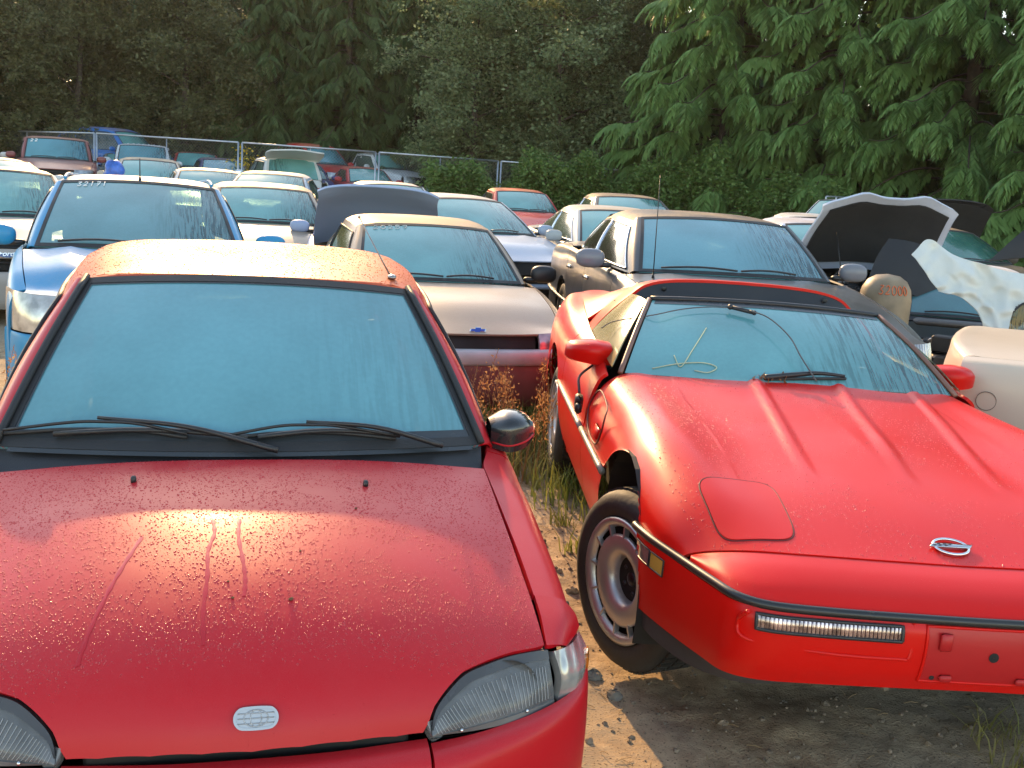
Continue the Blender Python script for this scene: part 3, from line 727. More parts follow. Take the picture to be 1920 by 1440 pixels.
# ---- red hatchback in front, left
def red_hatchback():
    P = sedan(L=3.78, W=1.58, H=1.415, zn=.72, sc=1.0, zc=.945, sw=1.60, zw=1.335, wb=.655, wt=.495, sr=3.02, zr=1.33, wr=.50, sb=3.52, zb=.98, wrb=.58, zt=.95,
              s0=.44, sf=.80, srw=3.15, r=.275, doors=(1.16, 2.42), body='hatch', win=((.04, .56), (.60, .95)), zbt=.60, crown=.05,
              ztop=[(.26, .722), (.28, .727), (.36, .756), (.512, .795), (.742, .847), (1.03, .906), (1.25, .93), (3.52, .955), (3.78, .92)],
              ye=[(.26, .857), (.5, .836), (.74, .824), (1.03, .818), (1.16, .86), (1.4, .915), (3.2, .915), (3.52, .86), (3.78, .82)])
    PT = paint('red_hatchback_paint', (.47, .006, .013), .36, dust=.06, drops=.8, coat=.03, coatr=.25, spec=.24, dscale=165, dustcol=(.50, .20, .19), film=.12)
    P['roof_mat'] = paint('gold_glint_red_roof', (.46, .045, .016), .52, dust=.35, drops=.7, coat=0., spec=.18, dscale=150, dustcol=(.55, .30, .10))  # orange-gold sun glint painted into the roof colour and its dust tint
    c = Car('hatchback_car', 'red hatchback filling the left foreground, dew on its hood and oval silver badge', 'car', (-.416, 1.638, -.261, 0.0), P, PT, 1.3, glass=dewglass('hatch_screen', fog=(.135, .35, .405), amount=.9, streaks=.2))
    c.sides(); c.greenhouse(); c.rear(); c.interior(); c.wheels('steel'); R = c.root
    # hood
    zc = pch([(.07, .655), (.085, .70), (.12, .755), (.18, .80), (.28, .845), (.45, .893), (.70, .935), (.965, .957), (1.1, .96)])
    kk = pch([(.07, .08), (.26, .09), (.5, .10), (.725, .088), (1.03, .05)])
    zs = lambda x, s: zc(s-.035*np.minimum(np.abs(x)/.335, 1.6)**2)-kk(s)*(np.abs(x)/.655)**2.5
    fx = A([0, .09, .18, .27, .325, .337, .35, .374, .417, .468, .536, .59, .618]); fs = A([.070, .073, .081, .094, .105, .113, .127, .146, .180, .210, .250, .270, .284])
    rx = A([0, .10, .20, .29, .345, .358, .372, .397, .442, .493, .560, .615, .638]); rs = .962+.062*(rx/.638)**2
    t = np.linspace(0, 1, 46)**1.55
    q = np.linspace(0, len(fx)-1, 61); I = np.arange(len(fx))
    fxx, fss, rxx, rss = (np.interp(q, I, k) for k in (fx, fs, rx, rs))
    X = fxx[None]*(1-t[:, None])+rxx[None]*t[:, None]; S = fss[None]*(1-t[:, None])+rss[None]*t[:, None]; Z = zs(X, S)
    G = np.stack([X, S, Z], -1); G = np.concatenate([(G*A([-1, 1, 1]))[:, :0:-1], G], 1)
    V, F = panel(G, out=(0, -.3, 1), flange=.016); hood = link('hood', V, F, PT, R); hb = bvh_of(hood)
    runs = [[(-.235, .55), (-.262, .45), (-.285, .36), (-.305, .27), (-.318, .20)], [(-.088, .60), (-.083, .54), (-.094, .47), (-.092, .38), (-.096, .28), (-.092, .20)], [(-.030, .60), (-.031, .52), (-.020, .42), (-.016, .36), (-.018, .315)]]
    BEAD = paint('bead_red', (.45, .010, .016), .24, dust=.0, coat=.2, coatr=.1, spec=.45)
    def clear(p_, r_):
        k = vnoise(p_[:, 0]*16+3, p_[:, 1]*16, 6)+.35*r_.rand(len(p_)) > .40
        k &= p_[:, 1]+.05*r_.rand(len(p_)) > .20
        for rn in runs:
            q_ = A(rn)[::-1]; xs = np.interp(p_[:, 1], q_[:, 1], q_[:, 0]); k &= ~((np.abs(p_[:, 0]-xs) < .0055) & (p_[:, 1] > q_[0, 1]) & (p_[:, 1] < q_[-1, 1]))
        return k
    beads(G, 34000, .0008, .0025, BEAD, hood, 3, clear); beads(c.roofgrid[:16], 5000, .0012, .0030, P['roof_mat'], c.roofobj, 4)
    WR = paint('wet_run_red', (.44, .006, .012), .18, dust=.0, coat=.4, coatr=.1)
    for rn in runs:
        q_ = crom(A(rn), 6); w_ = .0042+.0012*np.sin(np.arange(len(q_))*1.9); V = []
        for (a_, b_), ww in zip(q_, w_): V += [drop(hb, a_-ww, b_, .0006), drop(hb, a_, b_, .0012), drop(hb, a_+ww, b_, .0006)]
        F = [[3*k+m_, 3*k+m_+1, 3*k+m_+4, 3*k+m_+3] for k in range(len(q_)-1) for m_ in (0, 1)]; link('water_run', A(V), F, WR, hood)
    # fender tips over the corner lamps
    Gt = A([[(.624, .285, .728), (.652, .293, .724), (.675, .31, .712), (.683, .322, .700)],
            [(.633, .37, .757), (.685, .37, .748), (.715, .385, .728), (.730, .395, .700)],
            [(.636, .44, .777), (.700, .44, .765), (.737, .44, .73), (.752, .44, .695)]])
    c.both('fender_tip', dense(Gt, 5, 5), PT, flange=.012)
    # corner lamps and headlights
    tp = A([(.640, .278, .716), (.668, .298, .712), (.70, .335, .704), (.728, .385, .695), (.748, .43, .688)]); bt = A([(.650, .262, .600), (.690, .285, .600), (.725, .325, .600), (.752, .378, .600), (.768, .43, .602)])
    Gl = np.stack([bt, .5*(bt+tp)+A([.010, -.012, 0]), tp], 0)
    for o in c.both('corner_lamp', dense(Gl, 5, 4), lensmat('corner_lens', (.70, .70, .69), 60), flange=.02):
        sg = 1 if o.data.vertices[0].co.x > 0 else -1
        Ga = dense(Gl[:, 2:], 5, 4)[2:-4, 4:]+A([.004, -.003, 0]); V, F = panel(Ga*A([sg, 1, 1])); link('amber_reflector', V, F, AMBER, o)
    top = A([(.343, .112, .650), (.354, .129, .679), (.377, .149, .700), (.419, .182, .721), (.469, .212, .725), (.536, .252, .722), (.590, .270, .720), (.626, .282, .716)])
    bot = np.stack([np.linspace(.343, .640, 8), A([.108, .120, .132, .147, .166, .190, .220, .250]), np.linspace(.636, .604, 8)], -1)
    Gh = np.stack([bot, bot*.65+top*.35+A([0, -.012, 0]), bot*.3+top*.7+A([0, -.008, .0]), top], 0); D = dense(Gh, 6, 5)
    m_, N_, L_, P_0 = newmat('hazed_lens_glass')
    tb = N_.new('ShaderNodeBsdfTransparent'); tb.inputs[0].default_value = (.62, .65, .67, 1); nz = tex(N_, L_, 'Noise', 14, detail=4); mx = N_.new('ShaderNodeMixShader')
    P_0.inputs['Base Color'].default_value = (.30, .31, .32, 1); P_0.inputs['Roughness'].default_value = .12; P_0.inputs['Coat Weight'].default_value = .5
    L_.new(ramp(N_, L_, nz.outputs[0], .3, .7, .28, .55), mx.inputs[0]); L_.new(tb.outputs[0], mx.inputs[1]); L_.new(P_0.outputs[0], mx.inputs[2]); L_.new(mx.outputs[0], [q for q in N_ if q.type == 'OUTPUT_MATERIAL'][0].inputs[0])
    for o in c.both('headlight', D, m_, flange=.03):
        sg = 1 if o.data.vertices[0].co.x > 0 else -1; Q = D*A([sg, 1, 1])
        bk = Q.copy(); bk[..., 1] += .075; bk[..., 2] = .66+(bk[..., 2]-.66)*.9; V, F = panel(bk, out=(0, -1, .4), flange=0.); link('lamp_housing', V, F, plain('lamp_housing', (.07, .07, .072), .4), o)
        rim = np.concatenate([Q[0], Q[1:, -1], Q[-1, -2::-1], Q[-2::-1, 0]]); rb = np.concatenate([bk[0], bk[1:, -1], bk[-1, -2::-1], bk[-2::-1, 0]]); n_ = len(rim); V = np.concatenate([rim, rb]); F = [[k, (k+1) % n_, n_+(k+1) % n_, n_+k] for k in range(n_)]; link('lamp_wall', V, F, plain('lamp_wall', (.16, .15, .15), .3, metal=.6), o)
        pr = [(.012, .050), (.03, .045), (.048, .030), (.060, .012), (.066, -.006)]; V, F = lathe(pr, 28, 'z'); V = np.stack([V[:, 0]*1.15, V[:, 2], V[:, 1]*.86], -1)+A([.515*1, .240, .668]); link('reflector_bowl', V*A([sg, 1, 1]), F, plain('reflector', (.62, .60, .60), .14, metal=1., var=.05), o)
        V, F = blob((sg*.515, .235, .668), (.011, .026, .011), 10, 8); link('bulb', V, F, plain('bulb_glass', (.50, .42, .36), .1, coat=.8), o)
        V, F = panel(Q[-4:]+A([0, -.002, .003]), out=(0, -1, 1), flange=.004); link('lens_edge', V, F, plain('smoked_plastic', (.06, .06, .062), .3), o)
        V, F = panel(Q[:3]+A([0, -.003, .001]), out=(0, -1, 1), flange=.004); link('lens_foot', V, F, plain('grey_plastic', (.13, .13, .13), .35), o)
        for jj in (8, 26):
            pp = Q[2, jj]+A([0, -.006, .002]); V, F = blob(pp, (.004, .004, .004), 8, 6); link('lens_stud', V, F, CHR, o)
        ms = [tube(Q[3:D.shape[0]-5, jj]+A([0, -.001, .001]), .0008, 4, False) for jj in range(2, 34)]
        V, F = join(*ms); link('lens_flutes', V, F, plain('flute_grey', (.34, .35, .36), .2), o, kind='stuff')
    # bumper
    px = A([(0, .02), (.16, .024), (.335, .045), (.342, .046), (.46, .085), (.60, .165), (.70, .27), (.755, .39), (.772, .47)])
    cz = [(.628, .070), (.622, .03), (.59, .0), (.46, -.012), (.36, 0), (.25, .03), (.20, .08)]
    Gc = A([[(x, s+d, z) for x, s in px[:3]] for z, d in cz]); Gc = np.concatenate([(Gc*A([-1, 1, 1]))[:, :0:-1], Gc], 1); V, F = panel(dense(Gc, 4, 5), out=(0, -1, .3)); link('front_bumper', V, F, PT, R)
    oz = [(.622, .06), (.614, .02), (.585, -.004), (.50, -.016), (.40, -.008), (.27, .02), (.20, .07)]
    Go = A([[(x+(.012 if k > 2 else 0), s+d*(1-k/8), z-(.018*max(0, k-1)/4 if z > .55 else 0)) for k, (x, s) in enumerate(px[3:])] for z, d in oz]); c.both('bumper_corner', dense(Go, 4, 5), PT, out=None, flange=.02)
    V, F = box((0, .165, .630), (.60, .10, .05), .01); link('bumper_slot', V, F, VOID, R)
    Gs = np.stack([bot+A([0, -.004, -.004]), bot+A([0, .03, -.022])], 0); c.both('lamp_gap', dense(Gs, 2, 3), VOID, out=(0, -1, 0), flange=0)
    # badge
    pb = drop(hb, .006, .0905, 0); n = Vector((0, -.88, .47)); M = n.to_track_quat('Z', 'Y').to_matrix()
    def oval(w, h, m=40):
        a = np.linspace(0, 2*math.pi, m, endpoint=False); r = h/2; return np.stack([np.clip((w/2)*np.cos(a)*1.35, -(w/2-r), (w/2-r))+r*np.cos(a), r*np.sin(a), 0*a], -1)
    base = pb+A(n)*.002; o1, o2 = oval(.082, .043), oval(.072, .034); m = len(o1)
    Vb = np.concatenate([o1, o1+A([0, 0, .005]), o2+A([0, 0, .005]), o2+A([0, 0, .003])]); Fb = []
    for k in range(3):
        for j in range(m): Fb.append([k*m+j, k*m+(j+1) % m, (k+1)*m+(j+1) % m, (k+1)*m+j])
    Fb.append([3*m+j for j in range(m)])
    bo = link('badge', Vb@A(M).T+base, Fb, plain('badge_silver', (.40, .40, .41), .38, metal=.7, var=.08), hood, smooth=False)
    ms = []
    for yy in (-.009, 0, .009): ms.append(tube([(-.033, yy, .0042), (.033, yy, .0042)], .0009, 4))
    for rx_ in (.010, .022):
        a = np.linspace(0, 2*math.pi, 24); ms.append(tube(np.stack([rx_*np.cos(a), .015*np.sin(a), 0*a+.0042], -1), .0009, 4))
    V, F = join(*ms); link('badge_globe_lines', V@A(M).T+base, F, plain('badge_line', (.50, .50, .51), .35, metal=.7), bo)
    # washer jets, debris
    for x, s in ((-.282, .842), (.278, .80)):
        p = drop(hb, x, s, 0); V, F = blob(p+A([0, 0, .006]), (.007, .010, .009), 10, 6, .7); link('washer_jet', V, F, BLK, hood)
    rnd = random.Random(4)
    for x, s, r, wh in ((.075, .30, .006, 'largest brown crumb on the red hatchback hood, above the oval badge'), (-.05, .36, .003, 'tiny brown crumb between the drip marks on the red hatchback hood'), (.24, .66, .004, 'brown crumb below the right washer jet on the red hatchback hood'), (.10, .46, .003, 'brown crumb right of the shortest drip mark on the red hood'), (-.04, .31, .004, 'brown crumb at the foot of the shortest drip on the red hood')):
        p = drop(hb, x, s, .0); V, F = blob(p+A([0, 0, r*.4]), (r, r*.7, r*.5), 7, 5); V = V+np.random.RandomState(2).normal(0, r*.18, V.shape)
        tag(link('leaf_crumb', V, F, plain('dry_debris', (.13, .07, .03), .9), None), wh, 'debris', 'crumbs on the red hood').matrix_world = R.matrix_basis
    # wiper runs: wide frit band, cowl grille, big wipers
    FR = plain('ceramic_frit', (.035, .04, .045), .25, var=.1)
    tt = np.linspace(0, 1, 24)
    for sg in (-1, 1):
        Q = c.ws(sg*np.linspace(.945, .975, 5), tt); V, F = panel(Q+A([0, -.0015, .002]), out=(0, -1, 1), flange=0); link('glass_border', V, F, FR, c.wso)
    ff = np.linspace(-.945, .945, 20)
    for a, b in ((-.02, .085), (.945, 1.)):
        V, F = panel(c.ws(ff, np.linspace(a, b, 4))+A([0, -.0015, .002]), out=(0, -1, 1), flange=0); link('glass_border', V, F, FR, c.wso)
    slots = []
    for x in np.linspace(-.58, .58, 110):
        s = .985+.062*(x/.638)**2; slots.append(box((x, s, float(zs(A(x), A(.96)))+.002-.016), (.004, .030, .012)))
    V, F = join(*slots); link('cowl_grille', V, F, BLK, R, smooth=False, kind='stuff')
    def wiper(fa, ta, fb, tb, blade):
        a = c.ws(A([fa]), A([ta]))[0, 0]+A([0, -.02, .012]); b = c.ws(A([fb]), A([tb]))[0, 0]+A([0, -.022, .028])
        mid = (a+b)/2+A([0, -.012, .022])
        V, F = tube(crom([a, mid, b], 6), np.linspace(.009, .005, 13), 6); o = link('wiper', V, F, BLK, R)
        bp_ = A([c.ws(A([f_]), A([t_]))[0, 0]+A([0, -.008, .008]) for f_, t_ in blade]); V, F = tube(crom(bp_, 5), .006, 5); link('wiper_blade', V, F, RUB, o)
        up = A([c.ws(A([f_]), A([t_]))[0, 0]+A([0, -.018, .020+.010*k]) for k, (f_, t_) in zip((0, 1, 1.4, 1, 0), [blade[0], blade[1], ((blade[1][0]+blade[2][0])/2, (blade[1][1]+blade[2][1])/2), blade[2], blade[3]])])
        V, F = tube(crom(up, 5), .0045, 5); link('wiper_bridge', V, F, BLK, o)
    wiper(.10, .0, -.62, .115, [(-1.0+.02, .055), (-.72, .085), (-.45, .085), (-.26, .060)])
    wiper(.80, .0, .22, .105, [(-.10, .055), (.10, .080), (.36, .078), (.60, .045)])
    # roof antenna
    p = drop(c.roofbvh, .455, 1.76, 0); d = A([-.20, .12, .36]); V, F = join(tube([p, p+d*.55], [.003, .002], 6), blob(p+d*.55, (.005, .005, .006), 8, 6), blob(p+A([0, 0, .006]), (.016, .03, .010), 10, 6)); link('antenna', V, F, plain('antenna_steel', (.3, .3, .3), .3, metal=.8), R)
    # black gutter trim along the screen pillars
    for sg in (-1, 1):
        pts = c.ws(A([sg*.99]), np.linspace(0, 1, 12))[:, 0]+A([sg*.004, -.004, .010]); V, F = tube(pts, .011, 6); link('pillar_trim', V, F, RUB, R)
    for sg in (-1, 1):
        G0 = A([[(.695, 1.20, .925), (.695, 1.20, .985), (.70, 1.28, .995), (.70, 1.28, .925)], [(.745, 1.17, .915), (.745, 1.165, 1.005), (.755, 1.29, 1.02), (.755, 1.29, .905)], [(.80, 1.19, .922), (.80, 1.185, 1.0), (.81, 1.285, 1.012), (.81, 1.285, .912)], [(.842, 1.235, .945), (.842, 1.235, .98), (.846, 1.28, .985), (.846, 1.28, .94)]])
        Gm = crom(G0, 4); Gm = np.concatenate([Gm, Gm[:, :1]], 1); Gm = np.swapaxes(crom(np.swapaxes(Gm, 0, 1), 4), 0, 1); V = (Gm*A([sg, 1, 1])).reshape(-1, 3); Rr, Cc = Gm.shape[:2]; F = [list(map(int, q_)) for q_ in quads(Rr, Cc)]; F.append([(Rr-1)*Cc+j for j in range(Cc-1)])
        o = link('side_mirror', V, F, plain('mirror_black', (.02, .02, .021), .22, coat=.5), R); V, F = tube(crom(A([(.70, 1.196, .940), (.745, 1.168, .936), (.80, 1.186, .944), (.838, 1.228, .957)]), 4)*A([sg, 1, 1]), .0035, 6); link('mirror_red_line', V, F, PT, o)
    return c
red_hatchback()

# ---- red sports coupe, right
def red_coupe():
    PT = paint('red_coupe_paint', (.62, .007, .004), .33, dust=.03, drops=.6, coat=.04, coatr=.2, spec=.22, dscale=130, dustcol=(.60, .18, .13), film=.03)
    R = thing('sports_car', 'low red sports coupe with open targa top and pop-up headlamp covers, steered front wheel', 'car', group='wrecked cars parked in rows')
    tilt(R, (1.341, 2.494, -.059, .045, 0., .015))
    cut = [(1.03, .335, .405), (3.44, .335, .40)]
    def both(name, G, mat, parent=None, **k):
        o = []
        for sg in (-1, 1): V, F = panel(G*A([sg, 1, 1]), **k); o.append(link(name, V, F, mat, parent or R))
        return o
    st = [[(0, .30, .668), (.26, .303, .67), (.46, .312, .67), (.60, .338, .662), (.68, .375, .644), (.735, .415, .622), (.765, .435, .606), (.780, .445, .594)],
          [(0, .62, .742), (.26, .62, .738), (.46, .62, .735), (.59, .62, .742), (.69, .62, .742), (.775, .62, .705), (.83, .62, .648), (.848, .62, .594)],
          [(0, .98, .790), (.26, .98, .782), (.46, .98, .776), (.58, .98, .794), (.70, .98, .822), (.80, .98, .790), (.872, .98, .705), (.897, .98, .597)],
          [(0, 1.32, .824), (.26, 1.32, .815), (.46, 1.32, .806), (.58, 1.32, .820), (.70, 1.32, .848), (.80, 1.32, .82), (.875, 1.32, .725), (.902, 1.32, .600)],
          [(0, 1.65, .852), (.26, 1.65, .845), (.46, 1.65, .836), (.59, 1.65, .838), (.71, 1.65, .850), (.81, 1.65, .815), (.88, 1.65, .715), (.905, 1.65, .60)],
          [(0, 1.885, .878), (.26, 1.892, .874), (.46, 1.91, .866), (.60, 1.94, .860), (.725, 1.985, .855), (.825, 1.975, .805), (.886, 1.97, .70), (.905, 1.97, .60)]]
    D = dense(A(st), 16, 18)
    full = np.concatenate([(D*A([-1, 1, 1]))[:, :0:-1], D], 1)
    # pressed ribs running down the hood
    x, s = full[..., 0], full[..., 1]
    for xa, xb, am in ((-.17, -.29, .013), (.21, .05, .014), (.56, .37, .011)):
        cx = xa+(xb-xa)*np.clip((2.05-s)/1.2, 0, 1); full[..., 2] += am*np.clip(1.55-np.abs(x-cx)/.022, 0, 1)*np.clip((s-.75)/.45, 0, 1)*np.clip((1.98-s)/.1+.6, 0, 1)
    full[..., 2] += .004*np.sin(x*9+1)*np.sin(s*7)*np.clip((s-.6)/.4, 0, 1)*(np.abs(x) < .55)
    V, F = panel(full, out=(0, -.2, 1), cut=cut, flange=.014); hood = link('hood', V, F, PT, R); hb = bvh_of(hood)
    BEAD = paint('bead_scarlet', (.55, .012, .012), .16, dust=.0, coat=.6, coatr=.05, spec=.6)
    beads(full[:, 36:-36], 12000, .0010, .0030, BEAD, hood, 7, lambda p_, r_: (vnoise(p_[:, 0]*9+7, p_[:, 1]*9, 6)+.3*r_.rand(len(p_)) > .62) | (p_[:, 0] < -.45))
    lip = []
    for cs_, cz_, cr_ in cut[:1]:
        pass
    # nose between hood seam and rub strip
    seam = A([(0, .296, .664), (.26, .299, .666), (.46, .308, .666), (.60, .334, .658), (.68, .371, .640), (.733, .411, .618), (.763, .431, .602)])
    strip = A([(0, .100, .590), (.26, .103, .591), (.46, .111, .592), (.61, .128, .594), (.690, .175, .597), (.732, .268, .597), (.774, .395, .597)])
    G = np.stack([strip, strip*.67+seam*.33+A([0, -.012, .010]), strip*.33+seam*.67+A([0, -.008, .010]), seam], 0); G = dense(G, 5, 6); G = np.concatenate([(G*A([-1, 1, 1]))[:, :0:-1], G], 1)
    V, F = panel(G, out=(0, -1, 1)); link('nose_panel', V, F, PT, R)
    # bumper skin under the strip
    plan = A([(0, .094), (.26, .098), (.46, .106), (.61, .122), (.695, .170), (.740, .268), (.80, .43), (.852, .585), (.872, .68), (.884, .76)])
    rows = [(.577, .0), (.545, -.012), (.49, -.014), (.43, -.004), (.372, .022)]
    G = A([[(x, s+d*(1-.5*(k > 5)), z-.004*k*(z < .45)) for k, (x, s) in enumerate(plan)] for z, d in rows]); D2 = dense(G, 5, 6); B = np.concatenate([(D2*A([-1, 1, 1]))[:, :0:-1], D2], 1)
    V, F = panel(B, out=(0, -1, .2), cut=cut[:1], flange=.02); bump = link('front_bumper', V, F, PT, R)
    sp = np.concatenate([strip[:-1]+A([0, -.006, -.006]), A([(.788, .432, .586), (.845, .585, .586), (.872, .68, .587), (.880, .72, .588)])]); sp = np.concatenate([(sp*A([-1, 1, 1]))[:0:-1], sp]); V, F = tube(crom(sp, 5), .0135, 8); link('rub_strip', V, F, plain('strip_rubber', (.02, .02, .02), .35), R)
    # torn air dam below the bumper
    dam = A([[(.30, .20, .37), (.48, .20, .37), (.62, .23, .365), (.74, .36, .36), (.83, .56, .35), (.855, .66, .35)], [(.30, .26, .31), (.48, .25, .30), (.62, .27, .285), (.74, .38, .275), (.82, .55, .275), (.85, .66, .285)]])
    both('air_dam', dense(dam, 4, 5), plain('scuffed_plastic', (.05, .048, .05), .75, bump=.4, bscale=40), flange=.01)
    # side panels
    up = [[(1.985, .825, .848), (1.985, .858, .815), (1.985, .892, .72), (1.985, .907, .60)], [(2.4, .80, .882), (2.4, .855, .835), (2.4, .894, .72), (2.4, .909, .596)], [(2.95, .785, .905), (2.95, .855, .855), (2.95, .899, .74), (2.95, .912, .59)]]
    quart = [[(2.96, .785, .905), (2.96, .855, .855), (2.96, .899, .74), (2.96, .912, .59)], [(3.4, .765, .945), (3.4, .855, .895), (3.4, .908, .77), (3.4, .918, .585)], [(3.9, .72, .955), (3.9, .825, .915), (3.9, .89, .78), (3.9, .905, .58)], [(4.38, .66, .95), (4.38, .76, .915), (4.38, .83, .78), (4.38, .85, .58)]]
    sw = lambda g: A([[(x, s, z) for s, x, z in r] for r in g])
    both('door', dense(sw(up), 8, 6), PT); both('quarter_panel', dense(sw(quart), 10, 6), PT, cut=cut)
    low = [[(s, a, .572), (s, a-.002, .46), (s, a-.03, .32), (s, a-.08, .19)] for s, a in ((1.2, .90), (1.6, .903), (1.985, .907))]
    both('lower_fender', dense(sw(low), 10, 6), PT, cut=cut, flange=0)
    low = [[(s, a, .572), (s, a-.002, .46), (s, a-.03, .32), (s, a-.08, .19)] for s, a in ((1.992, .907), (2.4, .909), (2.95, .912))]
    both('lower_door', dense(sw(low), 8, 6), PT)
    low = [[(s, a, .568), (s, a-.002, .46), (s, a-.03, .32), (s, a-.08, .19)] for s, a in ((2.957, .912), (3.4, .916), (3.9, .905), (4.38, .85))]
    both('lower_quarter', dense(sw(low), 10, 6), PT, cut=cut, flange=0)
    TR = plain('side_strip', (.30, .27, .22), .3, var=.15)
    for sg in (-1, 1):
        for a, b in ((1.33, 2.0), (2.01, 3.06)):
            pts = [(sg*float(np.interp(s, (1.2, 2, 3, 4), (.906, .912, .917, .91))), s, .584) for s in np.linspace(a, b, 9)]; V, F = tube(pts, .0135, 8); link('rub_strip', V, F, TR, R)
    # screen
    def ws(f, t):
        f = np.asarray(f, float); t = np.asarray(t, float); af = np.abs(f)
        lo = np.stack([f*.755, 1.875+.115*af**2, .872-.018*af**2], -1); hi = np.stack([f*.565, 2.42+.075*af**2, 1.155-.025*af**2], -1)
        G = lo[None]*(1-t[:, None, None])+hi[None]*t[:, None, None]; return G+A([0, -.36, .93])*.018*np.sin(math.pi*t)[:, None, None]
    f = np.linspace(-1, 1, 33); t = np.linspace(0, 1, 20)
    GL = dewglass('coupe_screen', fog=(.15, .40, .42), amount=.86, streaks=1.0)
    V, F = panel(ws(f*.985, t), out=(0, -1, 1)); wso = link('windshield', V, F, GL, R)
    FR = plain('ceramic_frit', (.035, .04, .045), .25)
    V, F = panel(ws(f*.96, np.linspace(.93, 1, 4))+A([0, -.001, .002]), out=(0, -1, 1), flange=0); link('glass_border', V, F, FR, wso)
    for sg in (-1, 1):
        V, F = tube(ws(A([sg*1.0]), np.linspace(-.01, 1.0, 12))[:, 0]+A([sg*.008, 0, .002]), .012, 8); link('pillar', V, F, plain('pillar_bronze', (.20, .10, .07), .35), R)
    V, F = tube(ws(f, A([1.0]))[0]+A([0, .006, .006]), .013, 8); link('header_rail', V, F, BLK, R)
    # door glass, halo, hatch
    gl = A([[(.80, 2.02, .872), (.80, 2.4, .89), (.787, 2.86, .912)], [(.72, 2.20, .985), (.715, 2.5, 1.01), (.70, 2.85, 1.015)], [(.588, 2.50, 1.128), (.60, 2.66, 1.130), (.602, 2.83, 1.118)]])
    SG = dewglass('coupe_side_glass', fog=(.34, .30, .13), clear=(.10, .09, .035), amount=.9, rough=.3)
    both('side_window', dense(gl, 6, 6), SG, flange=.005)
    ang = np.linspace(0, 1, 7)
    arc = A([(0, 1.215), (.20, 1.212), (.40, 1.198), (.525, 1.165), (.60, 1.105), (.70, 1.01), (.785, .905)])
    inner = A([(0, 1.130), (.20, 1.128), (.38, 1.118), (.48, 1.095), (.575, 1.045), (.68, .965), (.77, .87)])
    G = np.stack([np.stack([inner[:, 0], 2.86+0*ang, inner[:, 1]], -1), np.stack([arc[:, 0], 2.90+0*ang, arc[:, 1]-.008], -1)], 0); G = dense(G, 3, 5); G = np.concatenate([(G*A([-1, 1, 1]))[:, :0:-1], G], 1)
    V, F = panel(G, out=(0, -1, 0), flange=.05); halo = link('targa_bar', V, F, BLK, R)
    for xx in (-.43, .43):
        V, F = lathe([(.012, 0), (.014, .006), (.006, .008), (.001, .008)], 14, 'z'); V = V@A(Matrix.Rotation(math.pi/2, 3, 'X')).T+A([xx, 2.875, 1.155]); link('roof_latch', V, F, RUB, halo)
    PD = paint('red_coupe_rear_paint', (.42, .018, .018), .42, dust=.75, dustcol=(.20, .13, .10))
    Gr = np.stack([np.stack([arc[:, 0], 2.895+0*ang, arc[:, 1]], -1), np.stack([arc[:, 0]*1.0, 2.99+0*ang, arc[:, 1]-.004], -1), np.stack([arc[:, 0]*1.0, 3.12+.05*ang, arc[:, 1]-.022], -1)], 0)
    Gr = dense(Gr, 4, 5); Gr = np.concatenate([(Gr*A([-1, 1, 1]))[:, :0:-1], Gr], 1); V, F = panel(Gr, out=(0, 0, 1)); link('roof_band', V, F, PT, R)
    sail = A([[(.50, 3.14, 1.14), (.60, 3.15, 1.075), (.70, 3.16, .99), (.775, 3.17, .93)], [(.52, 3.6, 1.07), (.60, 3.6, 1.035), (.69, 3.6, .985), (.745, 3.6, .95)], [(.52, 4.0, 1.0), (.58, 4.0, .99), (.66, 4.0, .97), (.71, 4.0, .955)], [(.52, 4.40, .965), (.56, 4.40, .965), (.61, 4.40, .96), (.655, 4.40, .95)]])
    both('sail_panel', dense(sail, 6, 5), PT)
    ff = np.linspace(-1, 1, 17); Gh = A([[(x*w_, s, z-.03*abs(x)**2) for x in ff] for s, w_, z in ((3.15, .50, 1.19), (3.6, .52, 1.105), (4.0, .52, 1.02), (4.40, .52, .975))]); V, F = panel(dense(Gh, 5, 1), out=(0, 0, 1)); link('hatch_glass', V, F, GLASS, R)
    tl = A([[(x*k_, s, z) for x, s in ((0, 4.46), (.3, 4.455), (.6, 4.44), (.78, 4.40), (.835, 4.36))] for z, k_ in ((.30, .96), (.45, 1.), (.62, 1.), (.80, .98), (.91, .90), (.95, .80))]); tl = dense(tl, 3, 4); tl = np.concatenate([(tl*A([-1, 1, 1]))[:, :0:-1], tl], 1); V, F = panel(tl, out=(0, 1, 0)); link('rear_bumper', V, F, PT, R)
    for xx in (-.62, -.42, .42, .62):
        V, F = lathe([(.001, .012), (.05, .010), (.062, 0)], 20, 'z'); V = V@A(Matrix.Rotation(-math.pi/2, 3, 'X')).T+A([xx, 4.465-.05*(abs(xx) > .5), .72]); link('taillight', V, F, REDL, R)
    # cabin
    V, F = join(box((0, 2.5, .45), (1.4, 1.5, .1)), box((0, 2.05, .70), (1.4, .25, .28), .05), box((0, 3.05, .75), (1.3, .1, .6))); cab = link('cabin_tub', V, F, VOID, R, smooth=False)
    for xx in (-.38, .38):
        V, F = join(box((xx, 2.60, .55), (.48, .5, .16), .05), box((xx, 2.88, .82), (.46, .14, .55), .05)); link('seat', V, F, plain('seat_black', (.03, .03, .03), .7), R)
    V, F = join(box((0, 2.5, .30), (1.4, 3.2, .16)), box((0, 1.1, .52), (1.15, 1.5, .30))); link('underbody', V, F, VOID, R, smooth=False)
